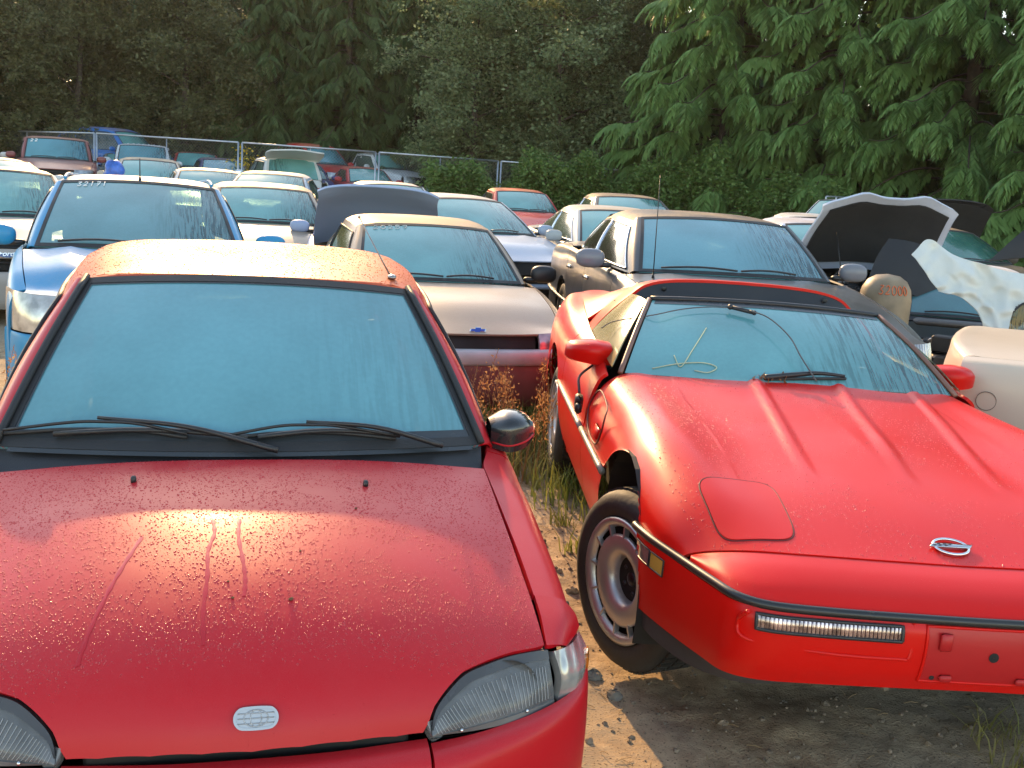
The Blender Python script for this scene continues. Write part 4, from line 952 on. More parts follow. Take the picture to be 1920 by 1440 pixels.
    for s, zc_ in ((1.03, .335), (3.44, .335)):
        for sg in (-1, 1):
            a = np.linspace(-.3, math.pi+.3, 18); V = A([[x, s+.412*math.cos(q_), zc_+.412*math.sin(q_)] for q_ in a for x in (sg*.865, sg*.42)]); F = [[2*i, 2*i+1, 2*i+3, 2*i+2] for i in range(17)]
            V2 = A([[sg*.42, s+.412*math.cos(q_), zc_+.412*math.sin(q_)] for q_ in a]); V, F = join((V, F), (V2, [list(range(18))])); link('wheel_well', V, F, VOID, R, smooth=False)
    # wheels with turbine discs
    r, h = .325, .125; ri = .222
    tp = [(ri, -h*.8), (ri+.012, -h*.95), (r*.82, -h*1.03), (r*.94, -h*.93), (r*.985, -h*.74), (r, -h*.4), (r, h*.4), (r*.985, h*.74), (r*.94, h*.93), (r*.84, h*1.03), (ri+.014, h*.97), (ri, h*.8)]
    tV, tF = lathe(tp, 48); tm = link('tyre', tV, tF, TYRE); tread = []
    for k in range(60):
        a = k*2*math.pi/60
        for xx in (-.06, 0, .06):
            b = box((xx, 0, r+.001), (.045, .024, .008)); M = Matrix.Rotation(a+.5*xx, 4, 'X'); tread.append((b[0]@A(M.to_3x3()).T, b[1]))
    tdV, tdF = join(*tread); td = link('tread', tdV, tdF, TYRE, smooth=False)
    rV, rF = lathe([(ri, h*.8), (ri+.006, h*.98), (ri-.006, h*1.02), (ri-.022, h*.93), (ri-.03, h*.80)], 48); rimo = link('rim', rV, rF, ALU)
    dV, dF = lathe([(ri*.74, h*.80), (ri*.75, h*.88), (ri*.70, h*.93), (ri*.50, h*.90), (ri*.42, h*.84), (ri*.37, h*.62), (ri*.345, h*.35)], 48); disc = link('wheel_disc', dV, dF, plain('brushed_alloy', (.50, .48, .47), .36, metal=.7, var=.08))
    b_ = box((h*.86, 0, ri*.83), (.02, .008, ri*.24)); fin = link('wheel_fin', b_[0], b_[1], ALU, smooth=False)
    cV, cF = join(lathe([(ri*.985, h*.55), (.001, h*.50)], 32), lathe([(ri*.345, h*.40), (.001, h*.42)], 24)); cup = link('wheel_cup', cV, cF, VOID)
    nuts = [blob((h*.47, .052*math.cos(k*2*math.pi/5), .052*math.sin(k*2*math.pi/5)), (.012, .010, .010), 8, 6) for k in range(5)]+[blob((h*.5, 0, 0), (.012, .028, .028), 12, 6)]
    nV, nF = join(*nuts); nut = link('lug_nuts', nV, nF, plain('lug_dark', (.05, .05, .055), .35, metal=.7))
    mes = [(o.name.split('.')[0], o.data) for o in (tm, td, rimo, disc, fin, cup, nut)]
    for o in (tm, td, rimo, disc, fin, cup, nut): bpy.data.objects.remove(o)
    for x, s, stc in ((-.755, 1.03, .40), (.755, 1.03, .40), (-.765, 3.44, 0), (.765, 3.44, 0)):
        wo = bpy.data.objects.new('wheel', None); COL.objects.link(wo); wo.parent = R; wo.location = (x, s, .285); wo.rotation_euler = (0, 0, (math.pi if x < 0 else 0)+stc); wo.empty_display_size = .1
        for nm, me in mes:
            if nm != 'wheel_fin': link_me(nm, me, wo)
            else:
                for k in range(12): link_me(nm, me, wo).rotation_euler = (k*math.pi/6, 0, 0)
    # headlamp covers: shut-line ring and lid
    cor = A([(-.712, .70), (-.445, .745), (-.460, .372), (-.682, .392)])
    aa = np.linspace(0, 2*math.pi, 72, endpoint=False); sgp = lambda v_: np.sign(v_)*np.abs(v_)**.42
    def lid_pt(k, mirror):
        uu, vv = .5+.5*k*sgp(np.cos(aa)), .5+.5*k*sgp(np.sin(aa)); q_ = (cor[3]*(1-uu)[:, None]+cor[2]*uu[:, None])*(1-vv)[:, None]+(cor[0]*(1-uu)[:, None]+cor[1]*uu[:, None])*vv[:, None]
        return q_*A([mirror, 1])
    for mi in (1, -1):
        pts = A([drop(hb, a_, b_, .0) for a_, b_ in lid_pt(1., mi)]); pts = np.concatenate([pts, pts[:1]])
        V, F = tube(pts, .0026, 5, False); link('headlamp_shutline', V, F, plain('seam_dark', (.10, .004, .005), .6), hood)
        V = [drop(hb, a_, b_, .003) for k in (.975, .8, .55, .3, .1) for a_, b_ in lid_pt(k, mi)]; n_ = 72; F = [[k*n_+j, k*n_+(j+1) % n_, (k+1)*n_+(j+1) % n_, (k+1)*n_+j] for k in range(4) for j in range(n_)]+[[4*n_+j for j in range(n_)]]
        if mi > 0: F = [f_[::-1] for f_ in F]
        link('headlamp_cover', A(V), [f_[::-1] for f_ in F], PT, hood)
    # emblem: ring with a flag bar
    p = drop(hb, -.002, .385, .006); nrm = hb.ray_cast(Vector((0, .385, 4)), Vector((0, 0, -1)))[1]; M = A(nrm.to_track_quat('Z', 'Y').to_matrix())
    a = np.linspace(0, 2*math.pi, 33); ring = np.stack([.052*np.cos(a), .040*np.sin(a), 0*a], -1); V, F = tube(ring, .0045, 8, False); em = link('emblem', V@M.T+p, F, CHR, hood)
    V, F = box((0, 0, .003), (.125, .017, .006), .002); V[:, 0] += V[:, 1]*.8; link('emblem_bar', V@M.T+p, F, plain('emblem_bar', (.55, .57, .60), .25, metal=.9), em)
    chk = []
    for i in range(6):
        for j in range(2):
            if (i+j) % 2 == 0:
                b = box((-.050+i*.009, -.0035+j*.007, .0065), (.009, .007, .001)); b[0][:, 0] += b[0][:, 1]*.8; chk.append(b)
    V, F = join(*chk); link('emblem_flag', V@M.T+p, F, BLK, em, smooth=False)
    # fog lamps, plate recess
    bb = bvh_of(bump)
    def onb(x, z, d=.004):
        h = bb.ray_cast(Vector((x, -2, z)), Vector((0, 1, 0))); return A(h[0])+A([0, -d, 0]) if h[0] is not None else A([x, .1, z])
    FL = plain('fog_lens', (.36, .30, .31), .14, metal=.9, var=.5, scale=30)
    for sg in (-1, 1):
        xs = np.linspace(.255, .645, 36)*sg; top = lambda x: .566; 
        H = A([[onb(x, z, .006) for x in xs] for z in np.linspace(.524, .564, 5)]); H[..., 1] += .0
        V, F = panel(H, out=(0, -1, 0), flange=.01); o = link('fog_lamp', V, F, FL, R)
        loop = np.concatenate([H[0], H[1:, -1], H[-1, -2::-1], H[-2::-1, 0]]); V, F = tube(loop, .0055, 6, False); link('lamp_frame', V, F, BLK, o)
        V, F = join(*[tube(H[:, j]+A([0, -.002, 0]), .0022, 4) for j in range(1, 35)]); link('lens_flutes', V, F, FL, o, kind='stuff')
        lip = A([onb(x, z, -.001) for x, z in ((.675, .578), (.685, .53), (.66, .485), (.45, .470), (.26, .468), (.225, .480), (.222, .575))])*A([sg, 1, 1])
        lip = A([onb(sg*x, z, -.001) for x, z in ((.675, .578), (.685, .53), (.66, .485), (.45, .472), (.26, .470), (.225, .480), (.222, .575))]); V, F = tube(crom(lip, 6), .006, 6); link('lamp_recess_lip', V, F, PT, R)
    xs = np.linspace(-.185, .185, 12); H = A([[onb(x, z, .002) for x in xs] for z in np.linspace(.405, .568, 7)]); V, F = panel(H, out=(0, -1, 0), flange=.012)
    PP = paint('red_plate_recess', (.42, .012, .014), .5, dust=.3, dustcol=(.25, .08, .07)); pl = link('plate_recess', V, F, PP, R)
    loop = np.concatenate([H[0], H[1:, -1], H[-1, -2::-1], H[-2::-1, 0]]); V, F = tube(loop, .0045, 6, False); link('plate_rim', V, F, PT, pl)
    for x, z in ((-.135, .53), (.12, .53), (-.115, .42), (.10, .42)):
        q = onb(x, z, .008); V, F = box(q, (.034, .012, .05 if z > .5 else .02), .004); link('plate_tab', V, F, PP, pl)
    for x, z, rr in ((.005, .492, .014), (-.15, .418, .007), (.135, .413, .007)):
        q = onb(x, z, .0035); V, F = lathe([(.001, 0), (rr, 0)], 16, 'z'); V = V@A(Matrix.Rotation(math.pi/2, 3, 'X')).T+q; link('bolt_hole', V, F, VOID, pl)
    # side marker lamps
    def onside(s, z, d, sg):
        q_ = bb.ray_cast(Vector((sg*2, s, z)), Vector((-sg, 0, 0))); return A(q_[0])+A([sg*d, 0, 0]) if q_[0] is not None else A([sg*.86, s, z])
    for sg in (-1, 1):
        for (s_a, s_b, m_) in ((.715, .575, lensmat('marker_clear', (.40, .40, .38), 30)), (.568, .49, plain('marker_amber', (.52, .34, .06), .25, coat=.5))):
            Q = A([[onside(s_, z_, .004, sg) for s_ in np.linspace(s_a, s_b, 8)] for z_ in (.505, .52, .54, .556)]); V, F = panel(Q, flange=.008); o = link('side_marker', V, F, m_, R)
            loop = np.concatenate([Q[0], Q[1:, -1], Q[-1, -2::-1], Q[-2::-1, 0]]); V, F = tube(loop, .003, 5, False); link('marker_frame', V, F, BLK, o)
    # fender gill and its little vent
    for sg in (-1, 1):
        gl_ = crom(A([(.893, 1.50, .70), (.885, 1.50, .76), (.868, 1.58, .785), (.862, 1.85, .795), (.895, 1.90, .72), (.905, 1.80, .635), (.904, 1.56, .632), (.893, 1.50, .70)]), 5)*A([sg, 1, 1])+A([sg*.004, 0, 0]); V, F = tube(gl_, .004, 5, False); link('fender_shutline', V, F, plain('seam_dark', (.10, .004, .005), .6), R)
        V, F = box((sg*.900, 1.62, .668), (.012, .11, .05), .005, Matrix.Rotation(-sg*.25, 4, 'Y')); link('fender_vent', V, F, PT, R)
    # mirrors
    for sg in (-1, 1):
        G0 = A([[(.775, 2.20, .845), (.775, 2.20, .925), (.785, 2.31, .935), (.785, 2.31, .84)], [(.86, 2.165, .85), (.86, 2.165, .935), (.87, 2.30, .945), (.87, 2.30, .845)], [(.945, 2.20, .858), (.945, 2.20, .92), (.955, 2.30, .935), (.955, 2.30, .85)], [(.985, 2.26, .87), (.985, 2.26, .905), (.985, 2.30, .91), (.985, 2.30, .868)]])
        Gm = crom(G0, 4); Gm = np.concatenate([Gm, Gm[:, :1]], 1); Gm = np.swapaxes(crom(np.swapaxes(Gm, 0, 1), 4), 0, 1); V = (Gm*A([sg, 1, 1])).reshape(-1, 3); Rr, Cc = Gm.shape[:2]; F = [list(map(int, q_)) for q_ in quads(Rr, Cc)]; F.append([(Rr-1)*Cc+j for j in range(Cc-1)])
        o = link('side_mirror', V, F, PT, R); V, F = box((sg*.80, 2.27, .835), (.08, .05, .05), .012); link('mirror_foot', V, F, BLK, o)
    # door handle unit left hanging out on its cable
    V, F = tube(crom(A([(-.86, 2.20, .84), (-.925, 2.12, .80), (-.93, 2.06, .755), (-.925, 2.04, .72)]), 5), .006, 6); hl = link('hanging_cable', V, F, BLK, R)
    V, F = join(box((-.93, 2.03, .70), (.035, .06, .075), .012, Matrix.Rotation(.4, 4, 'X')), box((-.935, 1.99, .68), (.03, .04, .05), .01)); link('hanging_connector', V, F, BLK, hl)
    # single wiper and the things lying on the screen
    bl = A([ws(A([f_]), A([t_]))[0, 0]+A([0, -.012, .014]) for f_, t_ in ((-.20, .03), (.0, .085), (.14, .115), (.30, .105))]); V, F = tube(crom(bl, 6), np.linspace(.014, .007, 19), 6); wo = link('wiper', V, F, BLK, R)
    bl = A([ws(A([f_]), A([t_]))[0, 0]+A([0, -.005, .006]) for f_, t_ in ((-.18, .03), (.02, .06), (.18, .08), (.31, .095))]); V, F = tube(crom(bl, 6), .007, 5); link('wiper_blade', V, F, RUB, wo)
    rod = A([ws(A([f_]), A([t_]))[0, 0]+A([0, -.012, .022]) for f_, t_ in ((-.36, .86), (-.18, .79))]); V, F = join(tube(rod, .010, 8), blob(rod[0], (.014, .014, .014), 8, 6), blob(rod[1], (.012, .012, .012), 8, 6)); rd = link('wiper_linkage', V, F, BLK)
    tag(rd, 'short black rod lying near the top of the sports coupe windshield', 'car part'); rd.matrix_world = R.matrix_basis
    w1 = A([ws(A([f_]), A([t_]))[0, 0]+A([0, -.02, h_]) for f_, t_, h_ in ((-.22, .80, .03), (-.10, .66, .045), (.0, .42, .05), (.04, .22, .04), (.10, .02, .02))]); V, F = tube(crom(w1, 6), .0035, 5); wi = link('loose_wire', V, F, plain('grey_wire', (.10, .10, .10), .5))
    tag(wi, 'thin grey wire curling down the sports coupe windshield to its hood', 'wire'); wi.matrix_world = R.matrix_basis
    w2 = A([(-.80, 2.45, .98), (-.74, 2.44, 1.02)]+[list(ws(A([f_]), A([t_]))[0, 0]+A([0, -.012, .016])) for f_, t_ in ((-.93, .70), (-.75, .80), (-.55, .86), (-.36, .87))]); V, F = tube(crom(w2, 6), .003, 5); wi = link('loose_wire', V, F, plain('grey_wire', (.10, .10, .10), .5))
    tag(wi, 'thin wire arching from the coupe side window across the screen top', 'wire'); wi.matrix_world = R.matrix_basis
    MK = plain('yellow_marker', (.46, .52, .34), .7)
    ms = [tube(crom(A([ws(A([f_]), A([t_]))[0, 0]+A([0, -.002, .004]) for f_, t_ in q_]), 5), .0026, 5) for q_ in ([(-.73, .22), (-.68, .10), (-.62, .30), (-.54, .58)], [(-.84, .06), (-.70, .13), (-.55, .16), (-.47, .12), (-.52, .06), (-.60, .07)])]
    V, F = join(*ms); link('marker_tick', V, F, MK, wso)
    rnd = np.random.RandomState(5); ms = []
    for k in range(26):
        p = ws(A([rnd.uniform(-.28, -.06)]), A([rnd.uniform(.015, .07)]))[0, 0]+A([0, -.006, .008]); q_ = rnd.normal(0, .012, (3, 3)); ms.append((p+q_, [[0, 1, 2]]))
    V, F = join(*ms); lf = link('leaf_litter', V, F, plain('dry_leaf', (.22, .10, .04), .8), kind='stuff'); tag(lf, 'brown leaf litter caught at the foot of the coupe windshield', 'leaves'); lf.matrix_world = R.matrix_basis
red_coupe()

def P_(st, **k):
    d = dict(STY[st]); d.update(k); return d
CHM = plain('handle_chrome', (.6, .6, .6), .2, metal=1.)
def font_on(text, size, M, p, mat, parent, name, shear=.3):
    cu = bpy.data.curves.new(name, 'FONT'); cu.body = text; cu.size = size; cu.shear = shear; cu.align_x = 'CENTER'; cu.align_y = 'CENTER'; cu.extrude = .0006; cu.materials.append(mat)
    o = bpy.data.objects.new(name, cu); COL.objects.link(o); me = bpy.data.meshes.new_from_object(o); bpy.data.objects.remove(o); o = bpy.data.objects.new(name, me); COL.objects.link(o); o.parent = parent
    o.matrix_local = Matrix.Translation(Vector(p)) @ M.to_4x4(); return o

def second_row():
    # bright blue hatchback behind the red one
    pt = paint('blue_hatch_paint', (.025, .24, .46), .36, dust=.25, coat=.12, dustcol=(.40, .36, .30))
    c = Car('hatchback_car', 'bright blue hatchback behind the red hatchback, number 32171 on its windshield', 'car', (-2.353, 6.321, -.354, .016), P_('mpv', rib=.02, hl=(.30, .97), zn=.80), pt, 1.1, glass=dewglass('blue_hatch_glass', fog=(.17, .36, .39), amount=.78))
    c.full(lens=LENSF); write_on(c, '32171', -.78, -.40, .885, .955)
    c.antenna(.0, 1.86, .17, (0, .15), .004)
    for sg in (-1, 1):
        pts = A([c.roof_edge(A(q)) for q in np.linspace(.02, .98, 14)])*A([sg, 1, 1])+A([-sg*.075, 0, .058]); V, F = tube(pts, .012, 6); link('roof_rail_trim', V, F, pt, c.root)
    # pale crossover at the left edge with an oval badge
    pt = paint('pearl_paint', (.40, .37, .35), .34, dust=.3, coat=.2)
    c = Car('crossover_car', 'pale silver crossover at the left edge with blue oval badge on its grille', 'car', (-4.93, 9.781, -.505, -.05), P_('mpv', L=4.3, zn=.86), pt, 1., glass=GLASS_T)
    c.full(); 
    Mx = Matrix.Rotation(math.radians(80), 3, 'X')
    a = np.linspace(0, 2*math.pi, 32, endpoint=False)
    def disc(w, h, z): return np.stack([w*np.cos(a), h*np.sin(a), 0*a+z], -1)
    p0 = A([0, .022, .735])
    V = np.concatenate([disc(.098, .044, 0), disc(.098, .044, .006), disc(.086, .034, .007)]); F = [[k*32+j, k*32+(j+1) % 32, (k+1)*32+(j+1) % 32, (k+1)*32+j] for k in range(2) for j in range(32)]
    bo = link('badge', V@A(Mx).T+p0, F, CHR, c.root); V = disc(.086, .034, .007); link('badge_field', V@A(Mx).T+p0, [list(range(32))], plain('badge_blue', (.012, .05, .22), .2, coat=.5), bo)
    font_on('Ford', .07, Mx, p0+A(Mx@Vector((0, 0, .009))), CHR, bo, 'badge_script')
    V, F = box((0, .03, .735), (.95, .03, .10), .012); link('grille_bar', V, F, pt, c.root)
    # beige sedan
    pt = paint('beige_paint', (.33, .25, .18), .36, dust=.3)
    c = Car('sedan_car', 'beige sedan parked right behind the blue hatchback, specks on its windshield', 'car', (-2.72, 11.3, -.30, .04), P_('sedan'), pt, .8, glass=GLASS_T); c.full(); c.antenna(.62, 1.1, .75, (0, .05), .003, c.hoodbvh)
    # light blue compact
    pt = paint('light_blue_paint', (.28, .37, .46), .34, dust=.2)
    c = Car('sedan_car', 'light blue sedan parked behind the beige sedan', 'car', (-4.30, 16.6, -.12, .10), P_('modern'), pt, .7, glass=GLASS_T); c.full()
    # slate car with its hood up
    pt = paint('slate_blue_paint', (.33, .39, .54), .45, dust=.04, coat=.1)
    c = Car('sedan_car', 'slate blue sedan with its hood standing upright behind the tan sedan', 'car', (-1.50, 10.7, -.15, .0), P_('sedan', zn=.74, W=1.60), pt, .9, glass=GLASS_T); c.full(opened=math.radians(44), liner=None)
    # tan sedan with a bow-tie badge
    pt = paint('tan_metallic_paint', (.30, .215, .15), .38, dust=.25, metal=.2, coat=.15)
    c = Car('sedan_car', 'tan sedan between the two red cars, blue badge on its hood nose, number on glass', 'car', (-.23, 6.95, -.30, -.07), P_('sedan', zn=.71, hl=(.52, .93), rib=.0, crown=.06), pt, 1.2, glass=dewglass('tan_sedan_glass', fog=(.17, .41, .42), amount=.82), sglass=dewglass('tan_side_glass', fog=(.14, .15, .05), clear=(.03, .04, .012), amount=.9))
    c.full(mirror_mat=BLK, bumper_mat=plain('bare_bumper', (.20, .075, .07), .5), lens=lensmat('clear_lens', (.60, .45, .47), 30), grille='none'); write_on(c, '20257', -.86, -.32, .88, .95, mat=plain('faint_marker', (.45, .50, .52), .7))
    xs = np.linspace(-.80, .80, 25); G = A([[(x, d_+.012+.13*(abs(x)/.8)**3, z_) for x in xs] for z_, d_ in ((.50, .0), (.505, -.03), (.56, -.05), (.605, -.035), (.612, .02))]); V, F = panel(dense(G, 3, 1), out=(0, -1, 0)); link('bumper_bar', V, F, plain('bumper_silver', (.46, .45, .45), .38), c.root)
    bt = A([(-.055, .010), (-.018, .010), (-.018, .022), (.026, .022), (.026, .010), (.062, .010), (.055, -.010), (.018, -.010), (.018, -.022), (-.026, -.022), (-.026, -.010), (-.062, -.010)])
    Mx = Matrix.Rotation(math.radians(62), 3, 'X'); p0 = drop(c.hoodbvh, 0, .115, .004)
    for k, (sc_, z, m_) in enumerate(((1.0, 0, CHR), (.84, .004, plain('badge_cobalt', (.01, .06, .45), .25, coat=.5)))):
        V = np.concatenate([np.stack([bt[:, 0]*sc_, bt[:, 1]*(sc_-.06*k), 0*bt[:, 0]+z], -1), np.stack([bt[:, 0]*sc_, bt[:, 1]*(sc_-.06*k), 0*bt[:, 0]+z+.004], -1)]); F = [[j, (j+1) % 12, 12+(j+1) % 12, 12+j] for j in range(12)]+[[12, 13, 22, 23], [13, 14, 15, 16, 19, 20, 21, 22], [16, 17, 18, 19]]
        bo = link('badge' if k == 0 else 'badge_field', V@A(Mx).T+p0, F, m_, c.hoodobj if k == 0 else bo, smooth=False)
    # silver-blue sedan with smashed nose
    pt = paint('silver_blue_paint', (.34, .40, .50), .34, dust=.15, coat=.2)
    c = Car('sedan_car', 'silver blue sedan with its bumper and grille torn off, black hole below its hood', 'car', (.08, 12.3, -.45, .0), P_('modern'), pt, .9, glass=GLASS_T); c.full(broken=True, grille='none')
    V, F = join(box((0, .35, .50), (1.45, .25, .38), .03)); link('radiator', V, F, VOID, c.root); V, F = tube([(x, .16+.1*x*x, .42) for x in np.linspace(-.7, .7, 9)], .035, 6); link('crash_bar', V, F, pt, c.root)
    V, F = tube([(.72, .3, .60), (.76, .2, .45), (.70, .12, .25)], .02, 6); link('bent_bracket', V, F, pt, c.root)
    # silver sedan
    pt = paint('silver_paint', (.38, .39, .38), .34, dust=.25)
    c = Car('sedan_car', 'silver sedan with chrome window trim parked behind the dark grey wagon', 'car', (1.70, 12.3, -.19, -.03), P_('modern'), pt, .9, glass=GLASS_T, sglass=dewglass('silver_side_glass', fog=(.16, .20, .14), clear=(.05, .07, .05), amount=.8), opts=('chrome',)); c.full()
    pt = paint('charcoal_paint', (.07, .075, .085), .3, dust=.3)
    c = Car('sedan_car', 'charcoal sedan, only its roof and glass showing behind the silver sedan', 'car', (2.05, 15.9, -.12, .12), P_('modern'), pt, .7, glass=GLASS_T, opts=('chrome',)); c.full()
    pt = paint('bright_red_paint', (.50, .02, .02), .3, dust=.2)
    c = Car('sedan_car', 'bright red sedan beside the vine covered fence', 'car', (.409, 20.8, -.245, .08), P_('sedan'), pt, .6, glass=GLASS_T); c.full()
    # big grey sedan behind the coupe
    pt = paint('grey_sedan_paint', (.050, .054, .060), .34, dust=.06, coat=.3, dustcol=(.30, .25, .20))
    c = Car('sedan_car', 'large dusty dark grey sedan right behind the red sports coupe', 'car', (1.858, 5.884+.25, -.118, .09), P_('caprice', handle_mat=CHM), pt, 1.2, glass=dewglass('grey_sedan_glass', fog=(.15, .36, .42), amount=.82), sglass=dewglass('grey_side_glass', fog=(.05, .045, .035), clear=(.008, .009, .01), amount=.6), opts=('chrome',)); c.full(mirror_mat=paint('mirror_grey', (.16, .17, .20), .25, dust=.2))
    for sg in (-1, 1):
        sx = np.linspace(1.2, 5.1, 20); V, F = tube(np.stack([sg*(c.hw(sx)+.006), sx, 0*sx+.52], -1), .016, 6); link('side_moulding', V, F, plain('moulding', (.16, .15, .13), .3, metal=.3), c.root)
    c.antenna(-.70, 1.5, .75, (0, .08), .003, c.hoodbvh)
second_row()

def right_side():
    pt = paint('white_paint', (.66, .67, .66), .34, dust=.25)
    c = Car('suv_car', 'white suv with roof rack in front of the cedar branches', 'car', (5.2, 19.5, .75, .05), P_('suv', H=1.68), pt, .7, glass=GLASS_T); c.full()
    for sg in (-1, 1):
        pts = A([c.roof_edge(A(q)) for q in np.linspace(.12, .85, 10)])*A([sg, 1, 1])+A([-sg*.06, 0, .10]); V, F = tube(pts, .016, 6); rr = link('roof_rack', V, F, STEEL, c.root)
        for q in (.12, .36, .6, .85):
            p = c.roof_edge(A(q))*A([sg, 1, 1])+A([-sg*.06, 0, .05]); V, F = box(p, (.03, .06, .10), .008); link('rack_foot', V, F, STEEL, rr)
    c = Car('sedan_car', 'white sedan half hidden by the raised silver hood, marker scrawl on its windshield', 'car', (5.15, 15.6, -.05, .04), P_('sedan'), pt, .7, glass=dewglass('dark_glass', fog=(.08, .15, .15), amount=.7)); c.full(); write_on(c, '24', -.95, -.6, .5, .95, .006)
    c.antenna(.62, 1.0, .9, (-.2, .3), .003, c.hoodbvh)
    pt = paint('black_paint', (.018, .018, .02), .3, dust=.2)
    c = Car('sedan_car', 'black sedan with a rounded raised hood against the cedars', 'car', (7.2, 16.9, -.1, .06), P_('modern', zn=.8), pt, .7, glass=GLASS_T); c.full(opened=math.radians(60), liner=plain('black_pad', (.02, .02, .021), .85, bump=.4))
    pt = paint('silver_lilac_paint', (.50, .54, .64), .3, dust=.15, coat=.5)
    c = Car('sedan_car', 'silver sedan with hood raised showing its black insulation pad', 'car', (3.86, 10.3, -.10, .02), P_('modern', L=4.6, zn=.78), pt, 1.1, glass=GLASS_T, opts=('wavy',)); c.full(opened=math.radians(60), liner=plain('black_pad', (.02, .02, .021), .85, bump=.4))
    V, F = tube([(-.45, .40, .80), (-.42, .98, 1.62)], .006, 6); link('prop_rod', V, F, BLK, c.root)
    pt = paint('dusty_black_paint', (.05, .045, .04), .4, dust=.5)
    c = Car('sedan_car', 'dusty dark sedan behind the crumpled white fender', 'car', (6.9, 13.2, -.40, .03), P_('sedan'), pt, .7, glass=dewglass('green_glass', fog=(.06, .20, .16), amount=.8)); c.full()
    # white car with open engine bay
    pt = paint('chalk_white_paint', (.62, .65, .70), .36, dust=.2)
    c = Car('sedan_car', 'white car without hood, its engine bay open beside the sports coupe', 'car', (4.205, 8.414, .168, -.257), P_('sedan', L=4.4), pt, 1., glass=dewglass('deep_teal_glass', fog=(.06, .19, .21), amount=.9)); c.sides(); c.greenhouse(); c.rear(); c.engine(); c.mirrors(None, (-1,)); c.front(None, 'none', None, True)
    V, F = tube([(.15, .98, .96), (.32, .55, .78)], .011, 8); link('hood_strut', V, F, STEEL, c.root)
    V, F = box((0, 1.08, .90), (1.3, .16, .06), .02); link('cowl_tray', V, F, plain('grey_cowl', (.10, .10, .10), .5), c.root)
    # black loose hood, standing behind
    hb_ = A([[(-.62, 0, 0), (-.2, -.03, .0), (.2, -.03, .0), (.62, 0, 0)], [(-.60, .05, .45), (-.2, .0, .47), (.2, .0, .47), (.60, .05, .45)], [(-.50, .14, .85), (-.2, .10, .92), (.2, .10, .95), (.46, .14, .88)]])
    V, F = panel(dense(hb_, 6, 6), out=(0, -1, 0), flange=.03); o = link('loose_hood', V, F, plain('black_sheet', (.014, .014, .015), .6, bump=.2)); o.location = (3.80, 10.05, .86); o.rotation_euler = (-.35, .30, -.1); o.scale = (.62, .6, .58)
    tag(o, 'black loose hood standing behind the open white car', 'car part')
    # black hood standing at the right edge
    hb_ = A([[(0, 0, 0), (.5, -.03, .05), (1.0, -.03, .05), (1.5, 0, 0)], [(.35, .10, .30), (.7, .05, .34), (1.1, .05, .36), (1.5, .10, .32)], [(.72, .25, .55), (.95, .20, .62), (1.2, .20, .66), (1.5, .25, .64)]])
    V, F = panel(dense(hb_, 6, 6), out=(0, -1, 0), flange=.03); o = link('loose_hood', V, F, plain('black_sheet', (.014, .014, .015), .6, bump=.2)); o.location = (5.18, 11.4, 1.16); o.rotation_euler = (0, -.05, 0)
    tag(o, 'black hood panel standing raised at the right edge above the crumpled fender', 'car part')
    # cream car nearest the right edge
    pt = paint('cream_paint', (.56, .47, .37), .36, dust=.22)
    c = Car('sedan_car', 'cream sedan at the right edge beside the sports coupe mirror', 'car', (6.26, 3.42, -1.04, .02), P_('sedan', L=4.5, zt=1.02, zb=1.03), pt, 1.2, glass=GLASS_T); c.full()
    for sg in (-1, 1):
        a = np.linspace(0, 2*math.pi, 25); V, F = tube(np.stack([0*a+sg*(float(c.hw(4.14))+.002), 4.14+.045*np.cos(a), .80+.045*np.sin(a)], -1), .002, 5, False); link('round_flap_seam', V, F, plain('cream_seam', (.16, .13, .10), .6), c.root)
right_side()

